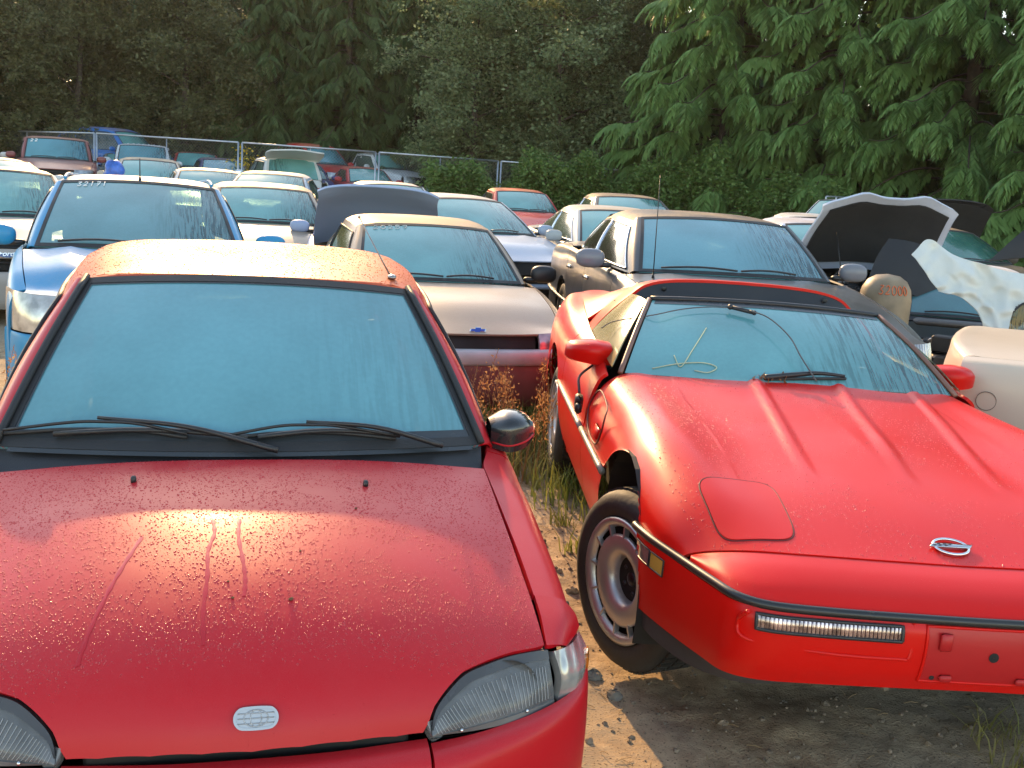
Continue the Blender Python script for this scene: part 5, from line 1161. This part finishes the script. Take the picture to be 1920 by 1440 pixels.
def left_far():
    def mk(name, label, pose, st, col, res=.5, op=0., gl=None, dust=.3, liner=None, cat='car', **k):
        pt = paint('paint_'+name+'_%d' % len(MATS), col, .34, dust=dust); c = Car(name, label, cat, pose, P_(st, **k), pt, res, group='wrecked cars beyond the second row', glass=gl or GLASS_T); c.full(opened=op, liner=liner); return c
    c = mk('pickup_truck', 'faded dark red pickup facing us at the far left before the fence', (-10.85, 24.0, -.42, .27), 'truck', (.20, .055, .055), .7, L=4.6, gl=GLASS_B, cat='truck'); write_on(c, '22', -.88, -.6, .8, .95, .008)
    mk('suv_car', 'white suv cut off by the left edge behind the silver crossover', (-12.9, 23.6, -.5, .27), 'suv', (.55, .52, .50))
    mk('suv_car', 'bright blue suv seen side on behind the fence at left', (-11.2, 33.2, -1.25, .60), 'suv', (.02, .13, .42), W=1.9, H=1.85, zw=1.72)
    mk('sedan_car', 'grey green sedan between the red pickup and the white boxy wagon', (-11.9, 31.2, -.42, .30), 'sedan', (.16, .17, .15))
    c = mk('boxy_wagon', 'white boxy wagon behind the fence with ribbed roof', (-10.35, 27.9, -.32, .33), 'jeep', (.60, .63, .66), .7, gl=GLASS_B)
    for x in np.linspace(-.42, .42, 7):
        pts = [drop(c.roofbvh, x, s, .004) for s in np.linspace(1.85, 3.8, 8)]; V, F = tube(pts, .010, 5); link('roof_rib', V, F, c.pt, c.root)
    mk('sedan_car', 'gold sunlit roofed sedan in front of the white boxy wagon', (-7.601, 21.0, -.35, .22), 'sedan', (.42, .36, .28))
    mk('sedan_car', 'low white sedan with arched side window behind the silver crossover', (-8.4, 18.4, -.9, .12), 'sedan', (.55, .57, .58), H=1.34, zw=1.27)
    mk('hatchback_car', 'small red hatchback behind the white boxy wagon', (-9.9, 31.5, -.35, .33), 'mpv', (.35, .02, .02))
    mk('sedan_car', 'navy blue sedan behind the fence beside the yellow flowers', (-8.159, 28.9, -.42, .317), 'sedan', (.03, .04, .14), .6, gl=GLASS_B)
    mk('sedan_car', 'pale silver sedan roof showing below the navy sedan', (-5.55, 18.6, -.35, .14), 'sedan', (.50, .51, .52), H=1.36, zw=1.29)
    mk('suv_car', 'red suv at the back behind the fence under the cedar boughs', (-5.7, 34.0, -.75, .60), 'suv', (.42, .015, .015), .6, gl=GLASS_B, H=1.8)
    mk('sedan_car', 'purple blue sedan in front of the red suv', (-6.15, 29.9, -.35, .34), 'sedan', (.035, .03, .15), .6)
    c = mk('hatchback_car', 'pale hatchback facing away with its tailgate lifted', (-6.75, 27.4, 2.75, .32), 'mpv', (.50, .52, .52), .6)
    G = A([[(-.62, 3.36, 1.46), (0, 3.30, 1.49), (.62, 3.36, 1.46)], [(-.66, 3.75, 1.60), (0, 3.78, 1.64), (.66, 3.75, 1.60)], [(-.60, 4.10, 1.66), (0, 4.18, 1.70), (.60, 4.10, 1.66)]]); V, F = panel(dense(G, 5, 6), out=(0, 0, 1), flange=.03); link('raised_tailgate', V, F, c.pt, c.root)
    mk('sedan_car', 'red sedan behind the double fence post with dark side glass', (-4.116, 30.2, -.414, .33), 'sedan', (.42, .02, .025), .7)
    mk('pickup_truck', 'white pickup cab behind the red sedan', (-3.5, 36.0, -.9, .55), 'truck', (.55, .58, .62), cat='truck')
    mk('sedan_car', 'pale sedan with black roof edge behind the raised slate hood', (-1.75, 17.3, -.35, .12), 'sedan', (.50, .52, .55), H=1.37, zw=1.30)
left_far()

# ------------------------------------------------------------------ fence
def fence():
    R = thing('chain_link_fence', 'galvanised chain link fence of joined panels crossing the yard behind the cars', 'fence')
    # panel ends from left to right
    E_ = [(-20.0, 38.0), (-11.2, 27.0), (-7.25, 26.35), (-3.95, 27.6), (-.75, 29.2), (2.3, 31.0), (5.2, 33.0)]
    def top(x, y): return float(gz(x, y))+1.83
    def pole(p, q, r, name='post', n=8): V, F = tube([p, q], r, n); link(name, V, F, STEEL, R)
    for (x0, y0), (x1, y1) in zip(E_[:-1], E_[1:]):
        d = A([x1-x0, y1-y0]); L = np.linalg.norm(d); d /= L; g = .05
        ax, ay = x0+d[0]*g, y0+d[1]*g; bx, by = x1-d[0]*g, y1-d[1]*g
        za, zb = float(gz(ax, ay)), float(gz(bx, by)); H = 1.83
        pole((ax, ay, za-.1), (ax, ay, za+H), .024); pole((bx, by, zb-.1), (bx, by, zb+H), .024)
        mx, my = (ax+bx)/2, (ay+by)/2; pole((mx, my, (za+zb)/2), (mx, my, (za+zb)/2+H), .015)
        pole((ax, ay, za+H), (bx, by, zb+H), .022, 'top_rail'); pole((ax, ay, za+.12), (bx, by, zb+.12), .02, 'bottom_rail')
        ms = []; c = .06; LL = L-2*g; hh = H-.12; rows = int(hh/c)
        # two sets of crossing diagonals
        for sgn in (1, -1):
            k = -hh if sgn > 0 else 0
            while k < (LL if sgn > 0 else LL+hh):
                p0, p1 = (k, 0.), (k+sgn*hh, hh)
                a_, b_ = A(p0), A(p1)
                lo, hi = 0., 1.; dx = b_[0]-a_[0]
                t0 = (0-a_[0])/dx; t1 = (LL-a_[0])/dx; lo = max(0, min(t0, t1)); hi = min(1, max(t0, t1))
                if hi > lo+.01:
                    u = a_+(b_-a_)*lo; v = a_+(b_-a_)*hi
                    P3 = [(ax+d[0]*q[0], ay+d[1]*q[0], za+(zb-za)*q[0]/LL+.12+q[1]) for q in (u, v)]; ms.append(tube(P3, .0019, 3, False))
                k += c*1.35
        V, F = join(*ms); link('chain_mesh', V, F, plain('wire_grey', (.22, .23, .24), .5, metal=.7), R, kind='stuff')
fence()

def blades(n, fn, hmin, hmax, wid, seed, bend=.5):
    """curved grass blades, fn(rnd) -> x, y"""
    r = np.random.RandomState(seed); V = []; F = []
    for k in range(n):
        x, y = fn(r); z = float(gzn(A(x), A(y))); h = r.uniform(hmin, hmax); a = r.uniform(0, 6.28); w_ = wid*r.uniform(.6, 1.3); b = bend*h*r.uniform(.3, 1.3)
        dx, dy = math.cos(a), math.sin(a); o = len(V)
        for t_, ww in ((0, 1), (.5, .8), (1., .06)):
            cx, cy, cz = x+dx*b*t_**2, y+dy*b*t_**2, z+h*(t_-.18*t_**2*bend)
            V += [(cx-dy*w_*ww/2, cy+dx*w_*ww/2, cz), (cx+dy*w_*ww/2, cy-dx*w_*ww/2, cz)]
        F += [[o, o+1, o+3, o+2], [o+2, o+3, o+5, o+4]]
    return A(V), A(F)
def leafmat(name, cols, trans=.25, rough=.5, spec=.3):
    if name in MATS: return MATS[name]
    m, N, L, P = newmat(name); g = N.new('ShaderNodeNewGeometry'); n1 = tex(N, L, 'Noise', .8, detail=3)
    c = mixc(N, L, g.outputs['Random Per Island'], cols[0], cols[1])
    if len(cols) > 2: c = mixc(N, L, ramp(N, L, n1.outputs[0], .4, .66), c, cols[2])
    L.new(c, P.inputs['Base Color']); P.inputs['Roughness'].default_value = rough; P.inputs['Specular IOR Level'].default_value = spec
    tr = N.new('ShaderNodeBsdfTranslucent'); L.new(c, tr.inputs[0]); mx = N.new('ShaderNodeMixShader'); mx.inputs[0].default_value = trans
    out = N['Material Output'] if 'Material Output' in N else [q for q in N if q.type == 'OUTPUT_MATERIAL'][0]
    L.new(P.outputs[0], mx.inputs[1]); L.new(tr.outputs[0], mx.inputs[2]); L.new(mx.outputs[0], out.inputs[0])
    MATS[name] = m; return m
GRASS = leafmat('grass_blades', ((.14, .21, .035), (.30, .33, .07), (.33, .27, .10)), .4)
def strew():
    def strip(r):                                   # between the two red cars, thicker to the back
        y = 5.0+2.4*r.power(2.2); return (r.uniform(.15, .75) if y < 5.7 else r.uniform(-.25, .85)), y
    V, F = blades(4200, strip, .06, .30, .010, 3, .7); tag(link('grass', V, F, GRASS, kind='stuff'), 'green and straw grass growing before the tan sedan', 'grass')
    def under(r): return r.uniform(1.6, 3.6), r.uniform(1.9, 3.2)
    V, F = blades(2600, under, .04, .16, .006, 4, .9); tag(link('grass', V, F, GRASS, kind='stuff'), 'short grass in the shade under the sports coupe nose', 'grass')
    cl = [(.52, 4.35), (.60, 4.2), (.50, 3.9), (.36, 4.6), (.75, 4.5), (.3, 5.0), (.62, 5.2)]
    def tuft(r):
        a, b = cl[r.randint(len(cl))]; return a+r.normal(0, .03), b+r.normal(0, .03)
    V, F = blades(140, tuft, .05, .16, .011, 5, .6); tag(link('grass', V, F, GRASS, kind='stuff'), 'small grass tufts on the bare dirt between the red cars', 'grass')
    def left(r): return r.uniform(-3.0, -1.5), r.uniform(5.2, 6.3)
    V, F = blades(1200, left, .1, .4, .010, 6, .6); tag(link('grass', V, F, GRASS, kind='stuff'), 'tall grass at the foot of the blue hatchback', 'grass')
    # rusty seed-head weeds
    r = np.random.RandomState(8); ms = []
    for k in range(95):
        x, y = (r.uniform(-.30, .66), r.uniform(5.6, 6.75)) if k < 82 else (r.uniform(-2.75, -2.45), r.uniform(5.2, 5.5)); z = float(gzn(A(x), A(y))); h = r.uniform(.35, .70); a = r.uniform(0, 6.28); b = .12
        st = crom(A([(x, y, z), (x+b*.4*math.cos(a), y+b*.4*math.sin(a), z+h*.6), (x+b*math.cos(a), y+b*math.sin(a), z+h)]), 4); ms.append(tube(st, .0018, 3, False))
        for q in range(34):
            t_ = r.uniform(.52, 1.0); p = st[int(t_*(len(st)-1))]+r.normal(0, .03*(1.25-t_)+.008, 3); e = r.normal(0, .010, 3); e2 = r.normal(0, .005, 3); ms.append((A([p, p+e, p+e2+A([0, 0, .012])]), [[0, 1, 2]]))
    V, F = join(*ms); tag(link('seed_weeds', V, F, leafmat('seed_heads', ((.36, .15, .06), (.55, .32, .13)), .35), smooth=False, kind='stuff'), 'rust brown seed heads of weeds before the tan sedan bumper', 'weeds')
    # pebbles and litter
    r = np.random.RandomState(9); ms = []
    for k in range(2600):
        x, y = r.uniform(-.2, 3.6), 2.0+5.0*r.rand()**1.5; s_ = r.choice([.005, .007, .010, .016, .028], p=[.52, .30, .13, .04, .01]); z = float(gzn(A(x), A(y)))
        V, F = blob((x, y, z+s_*.25), (s_*r.uniform(.7, 1.3), s_*r.uniform(.7, 1.3), s_*.7), 6, 4); V += r.normal(0, s_*.12, V.shape); ms.append((V, F))
    V, F = join(*ms); tag(link('gravel', V, F, plain('pebbles', (.24, .185, .135), .9, var=.5, scale=30), smooth=False, kind='stuff'), 'loose gravel and pebbles on the dirt between the cars', 'gravel')
    ms = []
    for k in range(700):
        x, y = r.uniform(.1, 3.2), 2.2+3.6*r.rand(); z = float(gzn(A(x), A(y)))+.004; a = r.uniform(0, 6.28); l = r.uniform(.02, .07); p = A([x, y, z]); d_ = A([math.cos(a), math.sin(a), r.normal(0, .1)])*l; ms.append(tube([p, p+d_*.5+A([0, 0, .004]), p+d_], .0014, 3, False))
    V, F = join(*ms); tag(link('dry_needles', V, F, plain('straw', (.30, .20, .10), .8, var=.3), kind='stuff'), 'dry needles and straw scattered on the dirt', 'litter')
    for k, (x, y, s_) in enumerate(((.44, 4.28, .05), (.36, 3.42, .04), (.43, 3.30, .03), (.50, 3.72, .03), (.28, 4.05, .025))):
        z = float(gzn(A(x), A(y))); V, F = blob((0, 0, 0), (s_, s_*.8, s_*.6), 9, 6); V += np.random.RandomState(k).normal(0, s_*.10, V.shape); o = link('stone', V, F, plain('stone_grey', (.15, .14, .13), .85, var=.4), smooth=False); o.location = (x, y, z+s_*.2)
        tag(o, ('dark angular stone beside a grass tuft on the dirt', 'pale stone by the coupe front tyre', 'small pale stone below the coupe front tyre', 'small stone against the coupe front tyre', 'smallest stone on the dirt by the red hatchback')[k], 'stone')

strew()

def right_junk():
    # crumpled white fender leaning up
    W_ = paint('cream_white_paint', (.60, .62, .58), .4, dust=.22, dustcol=(.42, .36, .20))
    out = dict()
    # (x, z) outline of the flattened fender, metres, arch on the left, lamp hole on the right
    up_ = A([(-.60, .26), (-.42, .42), (-.18, .28), (.12, .20), (.45, .13), (.85, .10), (1.15, .02)])
    mid = A([(-.52, .16), (-.30, .16), (-.05, .10), (.18, .02), (.45, -.04), (.85, -.05), (1.15, -.15)])
    mid2 = A([(-.42, .02), (-.20, -.02), (.02, -.10), (.22, -.20), (.48, -.24), (.85, -.22), (1.12, -.35)])
    lo = A([(-.33, -.09), (-.12, -.13), (.06, -.26), (.17, -.48), (.36, -.62), (.85, -.48), (1.05, -.55)])
    G = np.stack([up_, mid, mid2, lo], 0); r = np.random.RandomState(3)
    dep = A([[.10, .14, .10, .06, .10, .16, .22], [.0, .03, -.05, .06, -.02, .06, .12], [-.04, -.06, -.02, -.05, -.08, .0, .04], [-.08, -.09, -.10, -.14, -.16, -.06, .0]])
    G3 = np.stack([G[..., 0], dep, G[..., 1]], -1); D = dense(G3, 12, 10)
    n_ = vnoise(D[..., 0]*5+D[..., 2]*3, D[..., 2]*7, 4); D[..., 1] += .10*(np.abs(n_-.5)-.2)+.05*(vnoise(D[..., 0]*11, D[..., 2]*11-D[..., 0]*4, 9)-.5)
    arch = np.hypot(D[..., 0]+.10, (D[..., 2]+.50)*.9); D[..., 1] -= .045*np.exp(-((arch-.38)/.035)**2)
    V, F = panel(D, out=(0, -1, 0), flange=.01)
    hx, hz = .52, -.36; cV = V; cen = A([V[f].mean(0) for f in F]); inside = ((cen[:, 0]-.50-.3*(cen[:, 2]+.36))/.125)**2+((cen[:, 2]+.36)/.21)**2 < 1
    F = F[~inside]
    R = thing('crumpled_fender', 'crumpled white fender panel leaning over the open white car', 'car part', (3.76, 8.55, 1.10), (0, -.02, -.12)); R.scale = (.80, 1, .82)
    link('fender_skin', V, F, W_, R)
    a = np.linspace(0, 2*math.pi, 33); ring = np.stack([.50+.3*(.21*np.sin(a))+.125*np.cos(a), 0*a-.075, -.36+.21*np.sin(a)], -1); V, F = tube(ring, .012, 6, False); link('lamp_opening_rim', V, F, BLK, R)
    V = np.concatenate([ring*A([1, 0, 1])+A([0, .02, 0]), [[.50, .06, -.36]]]); F = [[j, j+1, 33] for j in range(32)]; link('headlight', V, F, dewglass('yellowed_lens', fog=(.34, .33, .16), clear=(.10, .10, .05), amount=.9, rough=.3), R)
    V, F = box((.40, -.02, -.66), (.16, .05, .06), .012, Matrix.Rotation(.6, 4, 'Y')); link('lamp_bracket', V, F, ALU, R)
    # tan tank with orange scrawl
    R = thing('plastic_drum', 'tan domed drum with orange scrawled number behind the coupe', 'drum', (3.14, 8.75, float(gz(3.14, 8.75))), (0, 0, .1))
    prof = [(.001, 0), (.20, 0), (.21, .05), (.215, .5), (.215, .90), (.20, .99), (.16, 1.06), (.10, 1.10), (.001, 1.115)]
    V, F = lathe(prof, 28, 'z'); link('drum_shell', V, F, plain('tan_plastic', (.25, .19, .12), .5, var=.3), R)
    ms = []
    for k, ch in enumerate('32000'):
        for stq in STROKES[ch]:
            q = crom(A(stq), 4); th = -2.30+k*.26+.20*q[:, 0]; zz = .955+.075*q[:, 1]; rr = np.interp(zz, [g_[1] for g_ in prof[3:]], [g_[0] for g_ in prof[3:]])+.004; ms.append(tube(np.stack([rr*np.cos(th), rr*np.sin(th), zz], -1), .004, 4, False))
    V, F = join(*ms); link('orange_number', V, F, plain('orange_marker', (.75, .16, .05), .7), R)
    # black liner sheet by the cream car
    G = A([[(-.10, 0, -.28), (.05, 0, -.28), (.20, .05, -.22)], [(.02, .03, 0), (.12, .04, .0), (.2, .06, .02)], [(.14, .02, .24), (.17, .04, .26), (.2, .06, .22)]]); V, F = panel(dense(G, 5, 5), out=(0, -1, 0), flange=.008); o = link('fender_liner', V, F, plain('black_liner', (.014, .014, .014), .55)); o.location = (2.72, 5.15, .78); o.rotation_euler = (0, 0, .3); tag(o, 'black plastic fender liner standing beside the cream car', 'car part')
    # blue bundle on the white car at left
    V, F = blob((0, 0, 0), (.22, .15, .20), 18, 12); V *= (.72+.6*vnoise(V[:, 0]*11+V[:, 2]*13+5, V[:, 1]*11+V[:, 2]*7, 5))[:, None]; o = link('tarp_bundle', V, F, plain('blue_tarp', (.03, .12, .50), .35, var=.4)); o.location = (-7.22, 18.2, 1.36); o.scale = (.75, .75, .9); tag(o, 'crumpled blue tarp bundle on a car roof at left', 'tarp')
right_junk()

# ------------------------------------------------------------------ vegetation
def spray_template(seed, L=.78, n=34):
    """one drooping cedar spray: flat diamond leaflets either side of a hanging rib; x outwards"""
    r = np.random.RandomState(seed); V = []; F = []
    for k in range(n):
        t = (k+.5)/n; sd = 1 if k % 2 else -1
        p = A([L*t*(1-.18*t), 0, -.55*L*t**2]); ln = L*(.36*(1-t)**.7+.09)*r.uniform(.8, 1.25); a = math.radians(r.uniform(35, 62))*sd
        d = A([math.cos(a), math.sin(a), -.55-.5*t+r.normal(0, .12)]); d /= np.linalg.norm(d); s = np.cross(d, [0, 0, 1.]); s /= np.linalg.norm(s); s = s*math.cos(.6*sd)+A([0, 0, 1])*math.sin(.6*sd)*.6
        w_ = ln*.145; o = len(V); V += [p, p+d*ln*.45+s*w_, p+d*ln+A([0, 0, -.08*ln]), p+d*ln*.45-s*w_]; F.append([o, o+1, o+2, o+3])
    return A(V), A(F)
def cluster_template(seed, R=.26, n=22, leaf=.075):
    r = np.random.RandomState(seed); V = []; F = []
    for k in range(n):
        p = r.normal(0, R*.5, 3)*A([1, 1, .7]); d = r.normal(0, 1, 3); d[2] = -abs(d[2])*.5; d /= np.linalg.norm(d); s = np.cross(d, r.normal(0, 1, 3)); s /= np.linalg.norm(s); l = leaf*r.uniform(.7, 1.35); o = len(V)
        V += [p, p+d*l*.5+s*l*.32, p+d*l, p+d*l*.5-s*l*.32]; F.append([o, o+1, o+2, o+3])
    return A(V), A(F)
def stamp(T, pos, yaw, pitch, sc, flip=None):
    """copies of template T at many places -> one mesh"""
    V0, F0 = T; n = len(pos); cy, sy = np.cos(yaw), np.sin(yaw); cp, sp = np.cos(pitch), np.sin(pitch)
    x, y, z = V0.T
    X = x[None]*cp[:, None]+z[None]*sp[:, None]; Z = -x[None]*sp[:, None]+z[None]*cp[:, None]; Y = np.broadcast_to(y[None], X.shape)
    P = np.stack([X*cy[:, None]-Y*sy[:, None], X*sy[:, None]+Y*cy[:, None], Z], -1)*sc[:, None, None]+pos[:, None]
    F = F0[None]+(np.arange(n)*len(V0))[:, None, None]
    return P.reshape(-1, 3), F.reshape(-1, 4)
BARK = plain('bark', (.075, .055, .042), .9, bump=.6, bscale=30, var=.4)
def cedar_meshes(seed, H, Rm, boughs, spr, mat, zlow=.4):
    r = np.random.RandomState(seed); ms = [tube([(0, 0, -.3), (.05, .03, H*.35), (-.04, .05, H*.7), (0, 0, H)], [.26, .19, .11, .02], 9)]
    pos, yaw, pit, sc = [], [], [], []
    for k in range(boughs):
        u = (k+r.rand())/boughs; h = zlow+(H-zlow-.2)*u**1.15; a = k*2.39996+r.normal(0, .3); ln = Rm*(1-.82*(h/H)**1.2)*r.uniform(.75, 1.15)
        d = A([math.cos(a), math.sin(a), 0]); b = crom(A([A([0, 0, h]), A([0, 0, h])+d*ln*.4+A([0, 0, -.02*ln]), A([0, 0, h])+d*ln*.8+A([0, 0, -.24*ln]), A([0, 0, h])+d*ln+A([0, 0, -.26*ln])]), 4)
        ms.append(tube(b, np.linspace(.035, .008, len(b)), 4, False))
        ns = int(spr*ln/Rm)+4
        for q in range(ns):
            t = .22+.80*(q+r.rand())/ns; t = min(t, 1.); i = t*(len(b)-1); i0 = min(int(i), len(b)-2); p = b[i0]+(b[i0+1]-b[i0])*(i-i0)
            sd = 1 if q % 2 else -1; off = r.uniform(.0, .45)*(1-.5*t); ya = a+sd*r.uniform(.15, 1.25)*(1.1-.6*t)
            pos.append(p+A([math.cos(a+sd*1.4), math.sin(a+sd*1.4), 0])*off*ln*.28+A([0, 0, -off*.25])); yaw.append(ya); pit.append(r.uniform(.05, .75)); sc.append(r.uniform(.65, 1.25))
    pos, yaw, pit, sc = map(A, (pos, yaw, pit, sc)); Vs, Fs, o = [], [], 0
    for k in range(4):
        i = np.arange(len(pos)) % 4 == k; V, F = stamp(spray_template(seed*7+k), pos[i], yaw[i], pit[i], sc[i]); Vs.append(V); Fs.append(F+o); o += len(V)
    tr = link('trunk', *join(*ms), BARK); cr = link('crown', np.concatenate(Vs), np.concatenate(Fs), mat, smooth=False)
    m = (tr.data, cr.data); bpy.data.objects.remove(tr); bpy.data.objects.remove(cr); return m
def broad_meshes(seed, H, Rm, ncl, mat, leaf=.075, low=.12):
    r = np.random.RandomState(seed); ms = [tube([(0, 0, -.3), (.1, .0, H*.3), (-.1, .1, H*.6), (0, 0, H*.92)], [.16, .12, .08, .02], 8)]
    tips = []
    for k in range(26):
        h = H*(low+(.9-low)*(k+r.rand())/26); a = k*2.4+r.normal(0, .4); ln = Rm*r.uniform(.6, 1.05)*(math.sin(math.pi*min(.93, .18+.78*h/H)))
        d = A([math.cos(a), math.sin(a), r.uniform(.1, .6)]); b = crom(A([(0, 0, h), A([0, 0, h])+d*ln*.5+r.normal(0, .1, 3), A([0, 0, h])+d*ln*A([1, 1, .7])+r.normal(0, .15, 3)]), 4); ms.append(tube(b, np.linspace(.04, .008, len(b)), 4, False)); tips.append(b)
    pos = []
    for k in range(ncl):
        b = tips[r.randint(len(tips))]; p = b[int(len(b)*(.25+.75*r.rand()**.6))-1]; g = r.normal(0, 1, 3)*A([.42, .42, .34]); pos.append(p+g)
    pos = A(pos); n = len(pos); Vs, Fs, o = [], [], 0
    for k in range(4):
        i = np.arange(n) % 4 == k; V, F = stamp(cluster_template(seed*5+k, leaf=leaf), pos[i], r.uniform(0, 6.28, i.sum()), r.uniform(-.4, .4, i.sum()), r.uniform(.7, 1.3, i.sum())); Vs.append(V); Fs.append(F+o); o += len(V)
    tr = link('trunk', *join(*ms), BARK); cr = link('crown', np.concatenate(Vs), np.concatenate(Fs), mat, smooth=False)
    m = (tr.data, cr.data); bpy.data.objects.remove(tr); bpy.data.objects.remove(cr); return m

def forest():
    CE = leafmat('cedar_leaf', ((.07, .115, .042), (.15, .22, .085), (.10, .150, .055)), .42)
    CB = leafmat('cedar_leaf_bright', ((.11, .205, .06), (.25, .39, .12), (.165, .28, .082)), .42)
    BR = leafmat('alder_leaf', ((.11, .15, .065), (.27, .32, .16), (.16, .21, .09)), .42)
    BD = leafmat('dark_leaf', ((.085, .10, .045), (.17, .18, .078), (.12, .13, .055)), .42)
    ced = [cedar_meshes(11, 9.6, 3.0, 100, 44, CE), cedar_meshes(12, 10.4, 3.2, 104, 44, CE)]
    ceb = [cedar_meshes(21, 12.5, 3.4, 120, 54, CB, .1), cedar_meshes(22, 12.0, 3.1, 116, 52, CB, .1)]
    brd = [broad_meshes(31, 8.6, 3.0, 2300, BD, .095), broad_meshes(32, 9.0, 2.8, 2000, BR, .10)]
    used = set()
    def plant(me, name, label, x, y, s=1., rot=0., zs=1., group='trees along the edge of the yard'):
        R = thing(name, label, 'tree', (x, y, float(gz(x, y))), (0, 0, rot), group); R.scale = (s, s, s*zs); link_me('trunk', me[0], R); link_me('crown', me[1], R)
    # front line of the wood, left to right
    FR = [(brd[0], -21.5, 33, .95, 'leafy tree at the far left edge of the wood'), (brd[0], -18.2, 33.5, 1.0, 'dark leafy tree behind the red pickup'), (brd[0], -15.0, 35.0, .95, 'dark leafy tree above the blue suv'), (brd[0], -12.0, 36.5, 1.0, 'dark leafy tree behind the white boxy wagon'),
          (ced[0], -9.2, 38.0, .95, 'drooping cedar above the navy sedan'), (ced[1], -6.6, 38.2, .90, 'drooping cedar above the red suv'), (ced[0], -4.2, 38.8, .92, 'drooping cedar above the white pickup cab'),
          (brd[1], -1.9, 35.5, 1.0, 'pale leaved alder above the end of the fence'), (brd[1], 1.0, 35.0, 1.05, 'pale leaved alder beside the tall green cedars'), (brd[0], 3.2, 36.0, 1.0, 'dark leafy tree in the gap beside the tall green cedar'),
          (ceb[0], 5.6, 30.0, 1.0, 'tall green cedar behind the white suv'), (ceb[1], 8.2, 28.0, 1.0, 'tall green cedar above the raised silver hood'), (ceb[0], 10.8, 26.0, 1.0, 'green cedar with hanging fronds above the crumpled fender'), (ceb[1], 12.6, 22.5, .95, 'nearest green cedar at the right edge'), (ceb[0], 15.6, 20.5, 1., 'green cedar beyond the right edge')]
    for k, (me, x, y, s, lb) in enumerate(FR): plant(me, 'cedar_tree' if me in ced+ceb else 'leafy_tree', lb, x, y, s, k*1.7)
    BK = [(-24, 37, brd[0]), (-20, 38, ced[0]), (-16.5, 39, brd[0]), (-13.2, 40, ced[1]), (-10.6, 41.5, brd[0]), (-7.6, 42, ced[0]), (-4.8, 42.5, ced[1]), (-2.0, 40.0, ced[0]), (.8, 39.5, ced[1]), (3.4, 39.5, ced[0]), (6.2, 35.0, ced[1]), (8.8, 33.0, ced[0]), (11.6, 31.0, ced[1]), (14.2, 27.5, ced[0]), (16.6, 25.0, ced[1])]
    for k, (x, y, me) in enumerate(BK): plant(me, 'cedar_tree' if me in ced else 'leafy_tree', 'darker tree standing behind the '+FR[k][4], x, y, 1.0 if x < 5 else .82, k*2.3+.5, group='trees in the second line of the wood')
    # the depth of the wood behind the first lines reads as one dark mass of leaves
    r = np.random.RandomState(77); T = [cluster_template(900+k, R=.34, n=24, leaf=.11) for k in range(3)]
    def mass(n, fn, mat, name, label, T=T, sc=(.8, 1.5)):
        pos = A([fn(r) for _ in range(n)]); Vs, Fs, o = [], [], 0
        for k in range(3):
            i = np.arange(n) % 3 == k; V, F = stamp(T[k], pos[i], r.uniform(0, 6.28, i.sum()), r.uniform(-.4, .4, i.sum()), r.uniform(*sc, i.sum())); Vs.append(V); Fs.append(F+o); o += len(V)
        tag(link(name, np.concatenate(Vs), np.concatenate(Fs), mat, smooth=False, kind='stuff'), label, 'undergrowth')
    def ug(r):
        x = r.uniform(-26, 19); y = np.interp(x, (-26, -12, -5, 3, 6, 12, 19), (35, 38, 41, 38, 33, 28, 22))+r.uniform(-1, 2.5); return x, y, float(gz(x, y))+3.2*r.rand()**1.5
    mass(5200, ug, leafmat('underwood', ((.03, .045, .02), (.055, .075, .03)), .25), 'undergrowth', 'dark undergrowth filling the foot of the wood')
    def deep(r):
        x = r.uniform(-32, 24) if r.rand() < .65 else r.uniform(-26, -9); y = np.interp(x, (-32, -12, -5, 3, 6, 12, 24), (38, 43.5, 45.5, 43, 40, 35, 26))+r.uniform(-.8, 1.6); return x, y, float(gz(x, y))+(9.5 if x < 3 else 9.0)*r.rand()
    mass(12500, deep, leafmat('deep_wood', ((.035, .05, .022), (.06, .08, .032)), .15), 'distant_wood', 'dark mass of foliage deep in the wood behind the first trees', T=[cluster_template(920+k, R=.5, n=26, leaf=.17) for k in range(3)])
    VN = leafmat('bramble_leaf', ((.09, .16, .04), (.17, .26, .065), (.12, .20, .05)), .4)
    def vine(r):
        u = r.rand(); x = -2.6+u*10.2; y = np.interp(x, (-2.6, -.75, 2.3, 5.2, 7.6), (28.0, 29.0, 29.8, 27.8, 25.6))+r.normal(0, .35); top = 1.55+.35*math.sin(x*1.7)+.35*math.sin(x*3.9+1)+.35*min(1, max(0, (x+1)/4)); return x, y, float(gz(x, y))+max(.1, top)*r.rand()**.55+r.normal(0, .08)
    mass(3800, vine, VN, 'bramble', 'bright green bramble and vines smothering the right end of the fence', T=[cluster_template(940+k, R=.26, n=20, leaf=.10) for k in range(3)], sc=(.6, 1.15))
    def yl(r): return -8.2+r.normal(0, .22), 30.6+r.normal(0, .2), 1.35+r.normal(0, .38)
    mass(60, yl, leafmat('yellow_flower', ((.62, .42, .01), (.75, .55, .02)), .2), 'flowering_bush', 'yellow flowers showing through the fence', T=[cluster_template(970+k, R=.16, n=14, leaf=.06) for k in range(3)])
forest()


# ------------------------------------------------------------------ morning haze
def haze():
    V, F = box((0, 25, 7.5), (140, 110, 18)); o = link('haze', V, F, None, smooth=False, kind='stuff'); tag(o, 'thin warm morning haze filling the yard', 'haze')
    m = bpy.data.materials.new('haze_air'); m.use_nodes = True; N = m.node_tree.nodes; N.clear()
    out = N.new('ShaderNodeOutputMaterial'); v = N.new('ShaderNodeVolumePrincipled'); v.inputs['Color'].default_value = (.95, .93, .90, 1); v.inputs['Density'].default_value = .00022; v.inputs['Anisotropy'].default_value = .45
    m.node_tree.links.new(v.outputs[0], out.inputs['Volume']); o.data.materials.append(m)
haze()
